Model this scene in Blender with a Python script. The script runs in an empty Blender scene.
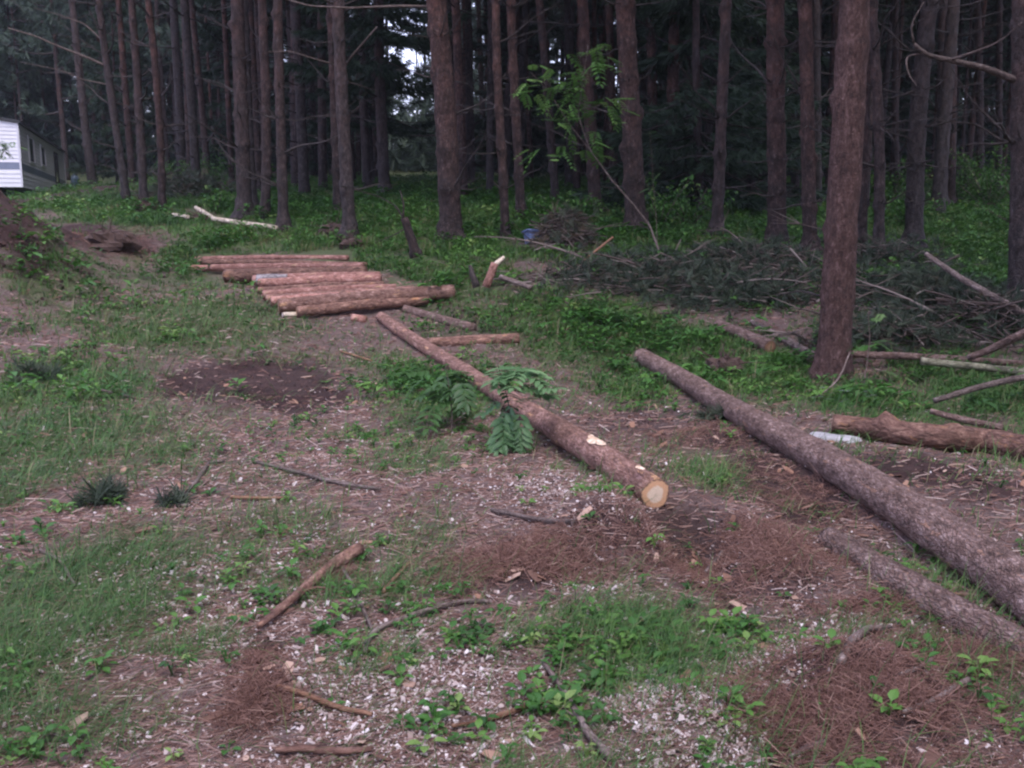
import bpy, math, random
import numpy as np
from mathutils import Vector, Matrix, Euler

random.seed(11)
rng = np.random.default_rng(7)
SC = bpy.context.scene
COL = SC.collection
R = math.radians

# ------------------------------------------------------------------ camera
CAM = np.array([0.0, 0.0, 1.6]); F = 1000.0
PITCH = math.atan((384 - 205) / F)
cp, sp = math.cos(PITCH), math.sin(PITCH)
cam_d = bpy.data.cameras.new("camera"); cam = bpy.data.objects.new("camera", cam_d); COL.objects.link(cam)
cam.location = CAM; cam.rotation_euler = (math.pi / 2 - PITCH, 0, 0)
cam_d.sensor_width = 36.0; cam_d.lens = 36.0 * F / 1024; cam_d.clip_end = 3000; cam_d.clip_start = 0.05
SC.camera = cam

def ray(px, py):
    u = (px - 512) / F; v = (384 - py) / F
    d = np.array([u, cp + v * sp, -sp + v * cp])
    return d / d[1]
def pt(px, py, d):
    return CAM + ray(px, py) * d

# ------------------------------------------------------------------ noise
_T = rng.random((6, 256, 256))
def vn(x, y, s=0):
    x = np.asarray(x, float); y = np.asarray(y, float)
    xi = np.floor(x).astype(int); yi = np.floor(y).astype(int)
    fx = x - xi; fy = y - yi
    fx = fx * fx * (3 - 2 * fx); fy = fy * fy * (3 - 2 * fy)
    t = _T[s % 6]; a = xi & 255; b = (xi + 1) & 255; c = yi & 255; e = (yi + 1) & 255
    return (t[a, c] * (1 - fx) + t[b, c] * fx) * (1 - fy) + (t[a, e] * (1 - fx) + t[b, e] * fx) * fy
def fbm(x, y, s=0, o=3):
    r = 0; a = 0.5
    for k in range(o):
        r = r + a * vn(x * 2 ** k + 13.7 * k, y * 2 ** k - 7.1 * k, s + k); a *= 0.5
    return r / (1 - 0.5 ** o)

# ------------------------------------------------------------------ ground height
CP = [(x, y, 0.0) for x in (-5, -2, 0, 2, 5) for y in (-3, 0, 2, 4)]
CP += [(-4, 6, .03), (-2, 6, .01), (0, 6, -.01), (2, 6, -.03), (4, 6, -.06)]
for px, py, d in [(0, 400, 8), (0, 300, 12), (0, 255, 15), (60, 206, 24), (130, 199, 26), (30, 203, 33), (60, 192, 33), (76, 188, 44),
                  (150, 205, 24), (200, 216, 21), (245, 213, 20.5), (285, 225, 18), (346, 237, 16), (350, 306, 12), (220, 268, 15),
                  (445, 240, 15.5), (505, 240, 15.5), (395, 186, 33), (520, 190, 30), (637, 232, 17), (570, 290, 12.3), (700, 240, 16),
                  (777, 247, 15.5), (915, 252, 15.5), (940, 211, 24), (1016, 305, 11.5), (960, 201, 30), (832, 375, 9.3),
                  (640, 360, 10.4), (760, 350, 10.4), (990, 365, 9.6), (1000, 445, 7.1), (380, 320, 11.8), (520, 425, 7.6), (260, 400, 8.2)]:
    p = pt(px, py, d); CP.append(tuple(p))
CP += [(0, 60, 3.6), (-40, 60, 4.2), (40, 60, 3.2), (-60, 90, 6), (60, 90, 5), (0, 90, 5.2), (-30, 42, 2.9), (30, 38, 2.1),
       (-60, 20, 2.5), (60, 20, 1.0), (-60, -20, 0.5), (60, -20, -.5), (0, -20, 0), (-15, 6, .5), (15, 6, -.2)]
CP = np.array(CP)
def _tps(r2): return 0.5 * r2 * np.log(r2 + 1e-9)
_n = len(CP); _A = np.zeros((_n + 3, _n + 3))
_A[:_n, :_n] = _tps(((CP[:, None, :2] - CP[None, :, :2]) ** 2).sum(-1)) + 0.4 * np.eye(_n)
_A[:_n, _n] = 1; _A[:_n, _n + 1:] = CP[:, :2]; _A[_n, :_n] = 1; _A[_n + 1:, :_n] = CP[:, :2].T
_W = np.linalg.solve(_A, np.concatenate([CP[:, 2], np.zeros(3)]))
def gbase(x, y):
    x = np.asarray(x, float); y = np.asarray(y, float); sh = np.broadcast(x, y).shape
    xf = np.clip(np.broadcast_to(x, sh).ravel(), -60, 60); yf = np.clip(np.broadcast_to(y, sh).ravel(), -20, 90)
    out = np.empty(xf.size)
    for i in range(0, xf.size, 20000):
        a = xf[i:i + 20000]; b = yf[i:i + 20000]
        r2 = (a[:, None] - CP[None, :, 0]) ** 2 + (b[:, None] - CP[None, :, 1]) ** 2
        out[i:i + 20000] = _tps(r2) @ _W[:_n] + _W[_n] + _W[_n + 1] * a + _W[_n + 2] * b
    return out.reshape(sh)

def _hit(px, py, gf, h=0.0):
    r = ray(px, py); ds = np.concatenate([np.arange(1.5, 20, .05), np.arange(20, 80, .25)])
    P = CAM + r[None] * ds[:, None]
    dz = P[:, 2] - (gf(P[:, 0], P[:, 1]) + h)
    k = np.argmax(dz < 0)
    if not (dz < 0).any(): return P[-1]
    if k == 0: return P[0]
    t = dz[k - 1] / (dz[k - 1] - dz[k]); return P[k - 1] * (1 - t) + P[k] * t

class Blobs:
    def __init__(s, L):
        s.b = []
        for px, py, rx, ry, v in L:
            c = _hit(px, py, gbase); a = _hit(px, py - ry, gbase); b = _hit(px, min(py + ry, 1400), gbase)
            s.b.append((c[0], 0.5 * (a[1] + b[1]), rx / F * c[1], max(0.1, 0.5 * abs(a[1] - b[1])), v))
    def __call__(s, x, y, mx=True):
        r = np.zeros(np.broadcast(x, y).shape)
        for cx, cy, rx, ry, v in s.b:
            q = v * np.exp(-(((x - cx) / rx) ** 2 + ((y - cy) / ry) ** 2) ** 1.3)
            r = np.maximum(r, q) if mx else r + q
        return r

RELIEF = Blobs([(250, 380, 75, 20, -.09), (310, 395, 40, 12, -.05), (215, 400, 35, 12, .06), (860, 715, 110, 60, .13), (690, 735, 70, 45, .09),
                (606, 532, 54, 26, .14), (540, 560, 60, 30, .05), (692, 535, 36, 32, -.21), (760, 555, 70, 40, .07), (800, 500, 60, 25, -.08),
                (700, 350, 60, 10, .05), (840, 415, 60, 16, .04), (265, 700, 40, 22, .05), (265, 658, 22, 12, -.05), (480, 335, 60, 14, .06),
                (90, 255, 50, 14, .12), (720, 440, 60, 14, .05)])
def bank(x, y):
    b = 1.75 * np.exp(-(((x + 8.15) / 1.6) ** 2 + ((y - 13.2) / 2.0) ** 2) ** 1.2)
    b += .5 * np.exp(-(((x + 6.3) / .9) ** 2 + ((y - 12.6) / 1.1) ** 2)) + b * .22 * (vn(x * 2.2, y * 2.2, 1) - .5)
    return b
def gz(x, y):
    x = np.asarray(x, float); y = np.asarray(y, float)
    d = np.hypot(x, y)
    return (gbase(x, y) + RELIEF(x, y, False) + bank(x, y) + (fbm(x * .9, y * .9, 0) - .5) * .10
            + (vn(x * 3.1, y * 3.1, 2) - .5) * .05 + np.where(d < 25, (vn(x * 9, y * 9, 3) - .5) * .025, 0))
def hit(px, py, h=0.0): return _hit(px, py, gz, h)

# ------------------------------------------------------------------ ground cover (what grows or lies where)
GRASS = Blobs([(60, 292, 80, 30, .8), (130, 262, 50, 14, .7), (100, 320, 80, 25, .6), (30, 640, 120, 120, 1.), (15, 470, 90, 90, 1.), (60, 400, 130, 60, .9), (190, 330, 130, 35, .85), (150, 285, 110, 25, .7), (330, 385, 90, 40, .4),
               (90, 730, 110, 40, .6), (180, 660, 90, 25, .6), (420, 540, 60, 30, .5), (600, 640, 130, 45, .65), (480, 660, 80, 40, .4), (720, 480, 50, 24, .9),
               (150, 222, 120, 28, 1.), (210, 245, 60, 30, 1.), (60, 205, 60, 20, 1.), (900, 410, 110, 40, .8), (990, 390, 90, 60, .8), (990, 700, 60, 60, .5), (350, 600, 60, 40, .4),
               (120, 470, 80, 50, .6), (540, 320, 130, 35, 1.), (700, 365, 130, 35, 1.), (440, 395, 70, 45, .7), (640, 340, 130, 30, 1.), (450, 285, 70, 30, 1.),
               (400, 470, 70, 40, .45), (640, 400, 60, 20, .4), (250, 350, 80, 20, .5), (380, 360, 40, 25, .5), (380, 660, 70, 40, .45), (760, 400, 60, 20, .5)])
WEED = Blobs([(50, 290, 60, 25, .5), (30, 250, 40, 20, .6), (540, 318, 120, 26, 1.), (610, 335, 90, 22, 1.), (720, 370, 110, 30, 1.), (430, 390, 60, 40, 1.), (470, 430, 60, 30, .7), (210, 250, 60, 28, 1.), (150, 215, 100, 20, .7),
              (450, 278, 70, 22, 1.), (40, 430, 60, 40, .6), (640, 645, 110, 45, .8), (740, 630, 50, 20, 1.), (560, 705, 60, 50, .55), (450, 740, 60, 30, .55), (40, 752, 50, 16, .6),
              (20, 540, 30, 40, .5), (330, 405, 60, 30, .6), (390, 440, 70, 40, .6), (980, 700, 60, 60, .7), (880, 605, 90, 30, .4), (690, 345, 100, 16, 1.), (900, 430, 90, 15, .7),
              (845, 400, 60, 20, .9), (50, 360, 60, 20, .5), (720, 482, 30, 14, .6), (640, 395, 50, 18, .5), (960, 380, 60, 40, .7), (310, 430, 60, 30, .4)])
SOIL = Blobs([(250, 380, 88, 25, 1.4), (310, 397, 45, 17, 1.4), (530, 568, 70, 28, .9), (610, 545, 60, 25, .8), (740, 560, 100, 45, .9), (680, 520, 50, 25, .9), (860, 712, 120, 55, 1.),
              (5, 205, 62, 28, 1.), (60, 234, 44, 11, 1.), (80, 250, 65, 18, .9), (800, 490, 80, 40, .9), (900, 472, 130, 20, .9), (268, 658, 24, 14, 1.), (265, 705, 30, 22, .8), (480, 322, 70, 18, .6), (118, 252, 40, 8, .8),
              (720, 440, 60, 16, .8), (640, 420, 90, 25, .5), (950, 480, 90, 30, .8)])
CHIP = Blobs([(690, 728, 66, 42, 3.0), (540, 493, 50, 12, 2.2), (450, 640, 120, 60, 1.), (250, 480, 140, 80, .6), (220, 590, 120, 60, 1.), (300, 650, 90, 40, 1.), (80, 640, 90, 60, .5),
              (380, 720, 160, 50, 1.), (560, 620, 110, 60, .8), (880, 640, 90, 45, .9), (560, 520, 50, 30, .9), (700, 540, 60, 30, .5), (780, 660, 60, 40, 1.2), (960, 620, 60, 30, .8), (410, 740, 60, 40, 1.)])
def forest_floor(x, y):
    # 1 under the trees, 0 in the clearing and on the track
    edge = 13.2 + .9 * (vn(x * .8, y * .8, 4) - .5) - .32 * np.clip(x - 0, 0, 9) + np.clip(-2.2 - x, 0, 20) * 1.05
    return np.clip((y - edge) / 1.2, 0, 1)
PILE_POLY = np.array([hit(*q)[:2] for q in ((196, 254), (352, 251), (358, 268), (425, 285), (420, 304), (288, 319), (252, 288), (205, 276))])
SEGS = [(hit(*a)[:2], hit(*b)[:2], w) for a, b, w in (((381, 320), (490, 390), .16), ((490, 390), (655, 497), .12), ((641, 360), (831, 466), .13), ((831, 466), (1060, 620), .14), ((833, 428), (1040, 455), .13), ((718, 329), (772, 350), .15),
        ((752, 324), (818, 360), .12), ((173, 218), (282, 231), .28), ((194, 210), (216, 220), .3), ((526, 246), (556, 249), .22), ((405, 311), (473, 330), .1), ((430, 345), (518, 341), .1), ((480, 288), (500, 290), .12), ((405, 258), (425, 262), .2), ((850, 358), (1040, 366), .1))]
def f_free(x, y):
    x = np.asarray(x, float); y = np.asarray(y, float); ins = np.zeros(x.shape, bool); n = len(PILE_POLY)
    for i in range(n):
        (x0, y0), (x1, y1) = PILE_POLY[i], PILE_POLY[(i + 1) % n]
        ins ^= ((y0 > y) != (y1 > y)) & (x < (x1 - x0) * (y - y0) / (y1 - y0 + 1e-12) + x0)
    for a, b, w in SEGS:
        ab = b - a; t = np.clip(((x - a[0]) * ab[0] + (y - a[1]) * ab[1]) / (ab @ ab), 0, 1)
        ins |= np.hypot(x - a[0] - t * ab[0], y - a[1] - t * ab[1]) < w
    return ~ins
def f_grass(x, y):
    return np.clip(np.maximum(np.maximum(np.maximum(GRASS(x, y) * 1.15, np.clip(bank(x, y), 0, .6)), .20 + .18 * (vn(x * .9, y * .9, 5) > .5) * vn(x * 2.7, y * 2.7, 0)), forest_floor(x, y) * 1.1) * (1 - .85 * np.clip(f_soil(x, y), 0, 1)) + (fbm(x * 1.7, y * 1.7, 1) - .5) * .75, 0, 1)
def f_weed(x, y):
    return np.clip(np.maximum(np.maximum(WEED(x, y), .26 * (fbm(x * 1.1 + 9, y * 1.1, 3) > .52)), .75 * forest_floor(x, y)) * (1 - .9 * np.clip(SOIL(x, y), 0, 1)) * (0.35 + 1.3 * fbm(x * 2.3, y * 2.3, 2)), 0, 1.3)
def f_soil(x, y): return np.clip(np.maximum(SOIL(x, y), np.clip(bank(x, y) * 1.5, 0, 1.1) * (.35 + vn(x * 1.7, y * 1.7, 4))) * (0.65 + 1.0 * fbm(x * 2.5, y * 2.5, 5)), 0, 1)
def f_chip(x, y):
    return (CHIP(x, y) + .25 * (np.hypot(x, y) < 9.5)) * (.2 + 1.6 * np.clip(fbm(x * 1.9, y * 1.9, 3) * 1.6 - .3, 0, 1)) * (1 - .6 * f_soil(x, y)) * (1 - forest_floor(x, y))

# ------------------------------------------------------------------ node materials
def mat(name):
    m = bpy.data.materials.new(name); m.use_nodes = True; nt = m.node_tree
    return m, nt, nt.nodes, nt.links, nt.nodes["Principled BSDF"]
def lin(nt, a, b): nt.links.new(a, b)
def ramp(nt, src, stops, interp='LINEAR'):
    n = nt.nodes.new("ShaderNodeValToRGB"); n.color_ramp.interpolation = interp; e = n.color_ramp.elements
    while len(e) < len(stops): e.new(0.5)
    for i, (p, c) in enumerate(stops):
        e[i].position = p; e[i].color = (c, c, c, 1) if not hasattr(c, '__len__') else (*c, 1)
    nt.links.new(src, n.inputs[0]); return n.outputs[0]
def noise(nt, vec, scale, detail=4, rough=.6):
    n = nt.nodes.new("ShaderNodeTexNoise"); n.inputs['Scale'].default_value = scale; n.inputs['Detail'].default_value = detail; n.inputs['Roughness'].default_value = rough
    nt.links.new(vec, n.inputs['Vector']); return n.outputs['Fac']
def mix(nt, fac, a, b, blend='MIX'):
    n = nt.nodes.new("ShaderNodeMix"); n.data_type = 'RGBA'; n.blend_type = blend
    for s, v in ((n.inputs[0], fac), (n.inputs[6], a), (n.inputs[7], b)):
        if hasattr(v, 'is_linked') or hasattr(v, 'links'): nt.links.new(v, s)
        elif hasattr(v, '__len__'): s.default_value = (*v, 1)
        else: s.default_value = v
    return n.outputs[2]
def math_n(nt, op, a, b=0.0):
    n = nt.nodes.new("ShaderNodeMath"); n.operation = op
    for s, v in ((n.inputs[0], a), (n.inputs[1], b)):
        if hasattr(v, 'links'): nt.links.new(v, s)
        else: s.default_value = v
    return n.outputs[0]
def attr(nt, name):
    n = nt.nodes.new("ShaderNodeAttribute"); n.attribute_name = name; return n
def mapping(nt, vec, scale):
    n = nt.nodes.new("ShaderNodeMapping"); n.inputs['Scale'].default_value = scale; nt.links.new(vec, n.inputs['Vector']); return n.outputs[0]
def bump(nt, bs, h, strength, dist):
    n = nt.nodes.new("ShaderNodeBump"); n.inputs['Strength'].default_value = strength; n.inputs['Distance'].default_value = dist
    nt.links.new(h, n.inputs['Height']); nt.links.new(n.outputs[0], bs.inputs['Normal'])

def m_ground():
    m, nt, N, L, bs = mat("forest_soil_and_moss")
    tc = N.new("ShaderNodeTexCoord").outputs['Object']
    n1 = noise(nt, tc, 1.3, 5); n2 = noise(nt, tc, 9, 6, .7); n3 = noise(nt, tc, 55, 4, .7)
    st = noise(nt, mapping(nt, tc, (14, 90, 40)), 1, 4, .7)
    litter = ramp(nt, n3, [(.28, (.066, .043, .039)), (.45, (.150, .103, .094)), (.60, (.235, .175, .163)), (.78, (.37, .31, .295))])
    litter2 = ramp(nt, st, [(.3, (.095, .058, .048)), (.55, (.185, .120, .104)), (.75, (.29, .22, .20))])
    c = mix(nt, ramp(nt, n2, [(.4, 0.), (.6, 1.)]), litter, litter2)
    soil = ramp(nt, n2, [(.3, (.020, .011, .011)), (.55, (.054, .028, .026)), (.75, (.115, .062, .052))])
    moss = ramp(nt, n3, [(.3, (.030, .054, .017)), (.5, (.066, .118, .034)), (.72, (.13, .18, .06))])
    a = attr(nt, "cover"); sep = N.new("ShaderNodeSeparateColor"); L.new(a.outputs['Color'], sep.inputs[0])
    brk = math_n(nt, 'MULTIPLY', math_n(nt, 'SUBTRACT', n2, .5), 1.3)
    gf = ramp(nt, math_n(nt, 'ADD', sep.outputs[0], brk), [(.35, 0.), (.85, .85)])
    sf = ramp(nt, math_n(nt, 'ADD', sep.outputs[1], brk), [(.3, 0.), (.75, 1.)])
    c = mix(nt, gf, c, moss); c = mix(nt, sf, c, soil)
    c = mix(nt, ramp(nt, n1, [(.3, .45), (.7, 0.)]), c, (.10, .075, .068))
    L.new(c, bs.inputs['Base Color']); bs.inputs['Roughness'].default_value = .95; bs.inputs['Specular IOR Level'].default_value = .15
    h = math_n(nt, 'ADD', math_n(nt, 'MULTIPLY', n2, .7), math_n(nt, 'ADD', n3, math_n(nt, 'MULTIPLY', st, .5)))
    bump(nt, bs, h, .9, .03)
    return m

def m_bark(name, dark, mid, light, plate=26., upper=None, bmp=.5, flake=None, crack=.75, ring=False):
    m, nt, N, L, bs = mat(name)
    v = attr(nt, "tc").outputs['Vector']
    vo = N.new("ShaderNodeTexVoronoi"); vo.feature = 'DISTANCE_TO_EDGE'
    wob = N.new("ShaderNodeVectorMath"); wob.operation = 'ADD'
    nz = N.new("ShaderNodeTexNoise"); nz.inputs['Scale'].default_value = 18; L.new(v, nz.inputs['Vector'])
    sc = N.new("ShaderNodeVectorMath"); sc.operation = 'SCALE'; sc.inputs['Scale'].default_value = .05; L.new(nz.outputs['Color'], sc.inputs[0])
    L.new(v, wob.inputs[0]); L.new(sc.outputs[0], wob.inputs[1])
    mv = mapping(nt, wob.outputs[0], (1, 1, .42)); vo.inputs['Scale'].default_value = plate; L.new(mv, vo.inputs['Vector'])
    n1 = noise(nt, mapping(nt, v, (1, 1, .4)), 60, 5, .7); n2 = noise(nt, mapping(nt, v, (1, 1, .6)), 7, 3)
    c = ramp(nt, n1, [(.3, dark), (.5, mid), (.72, light)])
    c = mix(nt, ramp(nt, vo.outputs['Distance'], [(0., crack), (.10, 0.)]), c, tuple(x * .45 for x in dark))
    c = mix(nt, ramp(nt, n2, [(.35, .55), (.65, 0.)]), c, dark)
    if upper:
        sx = N.new("ShaderNodeSeparateXYZ"); L.new(v, sx.inputs[0])
        hh = math_n(nt, 'ADD', math_n(nt, 'MULTIPLY', sx.outputs[2], .1), math_n(nt, 'MULTIPLY', math_n(nt, 'SUBTRACT', n2, .5), .25))
        up = ramp(nt, n1, [(.3, tuple(x * .55 for x in upper)), (.55, upper), (.75, tuple(min(1, x * 1.5) for x in upper))])
        c = mix(nt, ramp(nt, hh, [(.05, 0.), (.40, .85)]), c, up)
    if ring:      # dark collars of old branch scars
        sz = N.new("ShaderNodeSeparateXYZ"); L.new(v, sz.inputs[0])
        z_ = math_n(nt, 'ADD', sz.outputs[2], math_n(nt, 'MULTIPLY', math_n(nt, 'SUBTRACT', noise(nt, v, 11, 3), .5), .42))
        w_ = math_n(nt, 'ABSOLUTE', math_n(nt, 'SUBTRACT', math_n(nt, 'FRACT', math_n(nt, 'DIVIDE', z_, .55)), .5))
        c = mix(nt, ramp(nt, w_, [(.02, .55), (.09, 0.)]), c, tuple(x * .5 for x in dark))
        c = mix(nt, ramp(nt, noise(nt, v, 3.2, 4, .7), [(.42, .6), (.58, 0.)]), c, tuple(x * .75 for x in dark))
    if flake:
        nf = noise(nt, mapping(nt, v, (1, 1, .25)), 16, 4, .75)
        c = mix(nt, ramp(nt, nf, [(.60, 0.), (.66, .9)]), c, flake)
    oi = N.new("ShaderNodeObjectInfo")
    nm = noise(nt, mapping(nt, v, (1, 1, .5)), 21, 5, .7)
    c = mix(nt, 1., c, ramp(nt, nm, [(.34, .42), (.5, .95), (.66, 1.)]), 'MULTIPLY')
    c = mix(nt, ramp(nt, nm, [(.56, 0.), (.70, .55)]), c, tuple(min(1, x * 1.35) for x in light))
    if ring: c = mix(nt, ramp(nt, oi.outputs['Random'], [(.15, .65), (.75, 0.)]), c, mix(nt, ramp(nt, nm, [(.35, 0.), (.65, 1.)]), (.022, .020, .020), (.092, .083, .083)))
    hs = N.new("ShaderNodeHueSaturation"); hs.inputs['Saturation'].default_value = 1.12; L.new(c, hs.inputs['Color'])
    L.new(math_n(nt, 'ADD', math_n(nt, 'MULTIPLY', oi.outputs['Random'], .55), .8), hs.inputs['Value'])
    L.new(hs.outputs[0], bs.inputs['Base Color']); bs.inputs['Roughness'].default_value = .85; bs.inputs['Specular IOR Level'].default_value = .25
    h = math_n(nt, 'ADD', math_n(nt, 'MULTIPLY', ramp(nt, vo.outputs['Distance'], [(0., 0.), (.2, 1.)]), .8), n1)
    bump(nt, bs, h, bmp, .012)
    return m

def m_var(name, stops, rough=.7, transl=0., spec=.3, tex=None):
    """colour picked per blade / chip / leaf by the face attribute var"""
    m, nt, N, L, bs = mat(name)
    a = attr(nt, "var"); c = ramp(nt, a.outputs['Fac'], stops)
    if tex:
        tc = N.new("ShaderNodeTexCoord").outputs['Object']
        c = mix(nt, ramp(nt, noise(nt, tc, tex, 3), [(.35, .5), (.65, 0.)]), c, tuple(x * .5 for x in stops[0][1]))
    L.new(c, bs.inputs['Base Color']); bs.inputs['Roughness'].default_value = rough; bs.inputs['Specular IOR Level'].default_value = spec
    if transl:
        t = N.new("ShaderNodeBsdfTranslucent"); L.new(c, t.inputs['Color']); mx = N.new("ShaderNodeMixShader"); mx.inputs[0].default_value = transl
        L.new(bs.outputs[0], mx.inputs[1]); L.new(t.outputs[0], mx.inputs[2]); L.new(mx.outputs[0], N["Material Output"].inputs['Surface'])
    return m

def m_cut(name, core, rim):
    m, nt, N, L, bs = mat(name)
    v = attr(nt, "tc").outputs['Vector']
    ln = N.new("ShaderNodeVectorMath"); ln.operation = 'LENGTH'; L.new(v, ln.inputs[0])
    n = noise(nt, v, 4, 3)
    rr = math_n(nt, 'ADD', ln.outputs['Value'], math_n(nt, 'MULTIPLY', math_n(nt, 'SUBTRACT', n, .5), .35))
    c = ramp(nt, rr, [(.05, tuple(x * .8 for x in core)), (.15, core), (.5, core), (.62, rim), (.9, rim), (.97, (.07, .04, .03))])
    w = N.new("ShaderNodeTexWave"); w.wave_type = 'RINGS'; w.rings_direction = 'Z'; w.inputs['Scale'].default_value = 5; w.inputs['Distortion'].default_value = 1.5; L.new(v, w.inputs['Vector'])
    c = mix(nt, ramp(nt, w.outputs['Fac'], [(.3, .22), (.7, 0.)]), c, rim)
    c = mix(nt, ramp(nt, noise(nt, v, 9, 5, .7), [(.4, .3), (.6, 0.)]), c, tuple(x * .5 for x in rim))
    L.new(c, bs.inputs['Base Color']); bs.inputs['Roughness'].default_value = .8
    return m

def m_plain(name, col, rough=.6, nscale=8., amt=.35, metal=0., col2=None, bmp=0.):
    m, nt, N, L, bs = mat(name)
    tc = N.new("ShaderNodeTexCoord").outputs['Object']
    n = noise(nt, tc, nscale, 5, .65)
    c = ramp(nt, n, [(.3, col2 or tuple(x * (1 - amt) for x in col)), (.65, col)])
    L.new(c, bs.inputs['Base Color']); bs.inputs['Roughness'].default_value = rough; bs.inputs['Metallic'].default_value = metal
    if bmp: bump(nt, bs, n, bmp, .01)
    return m

M = dict(
    ground=m_ground(),
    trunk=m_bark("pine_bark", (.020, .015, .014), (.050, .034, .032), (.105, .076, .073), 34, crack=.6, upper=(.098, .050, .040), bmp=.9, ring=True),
    bigtrunk=m_bark("red_pine_bark", (.052, .030, .027), (.120, .070, .062), (.22, .15, .142), 75, bmp=1., crack=.3),
    logwarm=m_bark("warm_log_bark", (.11, .062, .050), (.27, .160, .130), (.44, .31, .27), 55, bmp=.8, crack=.25, flake=(.50, .31, .19)),
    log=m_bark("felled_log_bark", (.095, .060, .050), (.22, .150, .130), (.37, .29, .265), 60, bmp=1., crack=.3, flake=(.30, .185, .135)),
    logred=m_bark("stacked_log_bark", (.15, .074, .060), (.35, .190, .158), (.50, .34, .305), 48, bmp=.5, crack=.25, flake=(.44, .30, .20)),
    lograw=m_bark("peeling_log_bark", (.085, .045, .036), (.21, .125, .10), (.35, .23, .18), 14, bmp=.9, flake=(.36, .20, .12), crack=.3),
    loggrey=m_bark("grey_log_bark", (.11, .095, .095), (.23, .205, .205), (.36, .335, .34), 18, bmp=.6),
    peeled=m_bark("peeled_wood", (.42, .34, .26), (.62, .53, .43), (.74, .67, .58), 9, bmp=.2),
    stick=m_bark("dead_stick", (.075, .055, .047), (.165, .128, .115), (.27, .225, .21), 30, bmp=.4),
    orange=m_bark("fresh_stick", (.12, .065, .045), (.25, .145, .10), (.40, .27, .20), 30, bmp=.3),
    green=m_bark("greenish_pole", (.10, .095, .065), (.19, .18, .13), (.29, .27, .21), 18, bmp=.3),
    deadbr=m_bark("dead_branch_bark", (.030, .024, .022), (.064, .052, .048), (.125, .108, .102), 30, bmp=.3),
    patch=m_bark("bared_wood", (.44, .28, .17), (.64, .50, .38), (.78, .71, .64), 40, bmp=.2, crack=.1),
    cut=m_cut("sawn_end", (.74, .60, .46), (.60, .34, .19)),
    cutold=m_cut("weathered_end", (.34, .19, .11), (.23, .115, .065)),
    cutpale=m_cut("pale_sawn_end", (.72, .64, .58), (.55, .44, .38)),
    grass=m_var("grass_blades", [(0., (.024, .062, .016)), (.4, (.058, .136, .032)), (.75, (.105, .190, .050)), (.88, (.15, .15, .06)), (1., (.26, .22, .13))], .5, .25),
    weed=m_var("weed_leaves", [(0., (.024, .068, .016)), (.5, (.054, .150, .028)), (.85, (.11, .225, .044)), (1., (.19, .28, .08))], .5, .25),
    chip=m_var("wood_chips", [(0., (.20, .135, .11)), (.5, (.36, .28, .25)), (.85, (.56, .48, .45)), (1., (.76, .70, .69))], .8),
    litter=m_var("needle_litter", [(0., (.066, .032, .025)), (.4, (.175, .094, .075)), (.75, (.29, .185, .155)), (1., (.46, .37, .33))], .85),
    fluff=m_var("red_needle_litter", [(0., (.062, .026, .019)), (.5, (.155, .082, .064)), (.9, (.27, .16, .128)), (1., (.44, .30, .24))], .9),
    earth=m_var("earth_crumbs", [(0., (.020, .012, .011)), (.5, (.052, .029, .026)), (1., (.11, .063, .052))], .95),
    flake=m_var("bark_flakes", [(0., (.11, .06, .045)), (.5, (.27, .145, .095)), (1., (.42, .29, .22))], .8),
    needle=m_var("pine_needles", [(0., (.030, .050, .036)), (.5, (.062, .095, .066)), (1., (.105, .145, .098))], .5, .1),
    spruce=m_var("spruce_needles", [(0., (.014, .030, .017)), (.6, (.032, .060, .034)), (1., (.058, .092, .050))], .6, .1),
    cutneedle=m_var("felled_needles", [(0., (.020, .032, .020)), (.5, (.044, .062, .038)), (.8, (.080, .098, .060)), (1., (.14, .09, .055))], .6, .1),
    twig=m_var("brush_twigs", [(0., (.040, .028, .024)), (.5, (.105, .076, .066)), (1., (.30, .25, .22))], .85),
    rowanlit=m_var("rowan_leaves_lit_tone", [(0., (.045, .105, .028)), (.5, (.085, .18, .042)), (1., (.17, .28, .08))], .45, .35),  # rowan green lightened: light from the clearing put into the leaf colour
    rowan=m_var("rowan_leaves", [(0., (.030, .070, .024)), (.5, (.055, .120, .036)), (1., (.12, .20, .07))], .45, .3),
    rowanpale=m_var("pale_rowan_leaves", [(0., (.055, .125, .050)), (.5, (.105, .205, .085)), (1., (.19, .31, .14))], .45, .3),
    silver=m_var("silver_leaves", [(0., (.12, .16, .12)), (1., (.30, .36, .30))], .5, .2),
)

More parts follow.
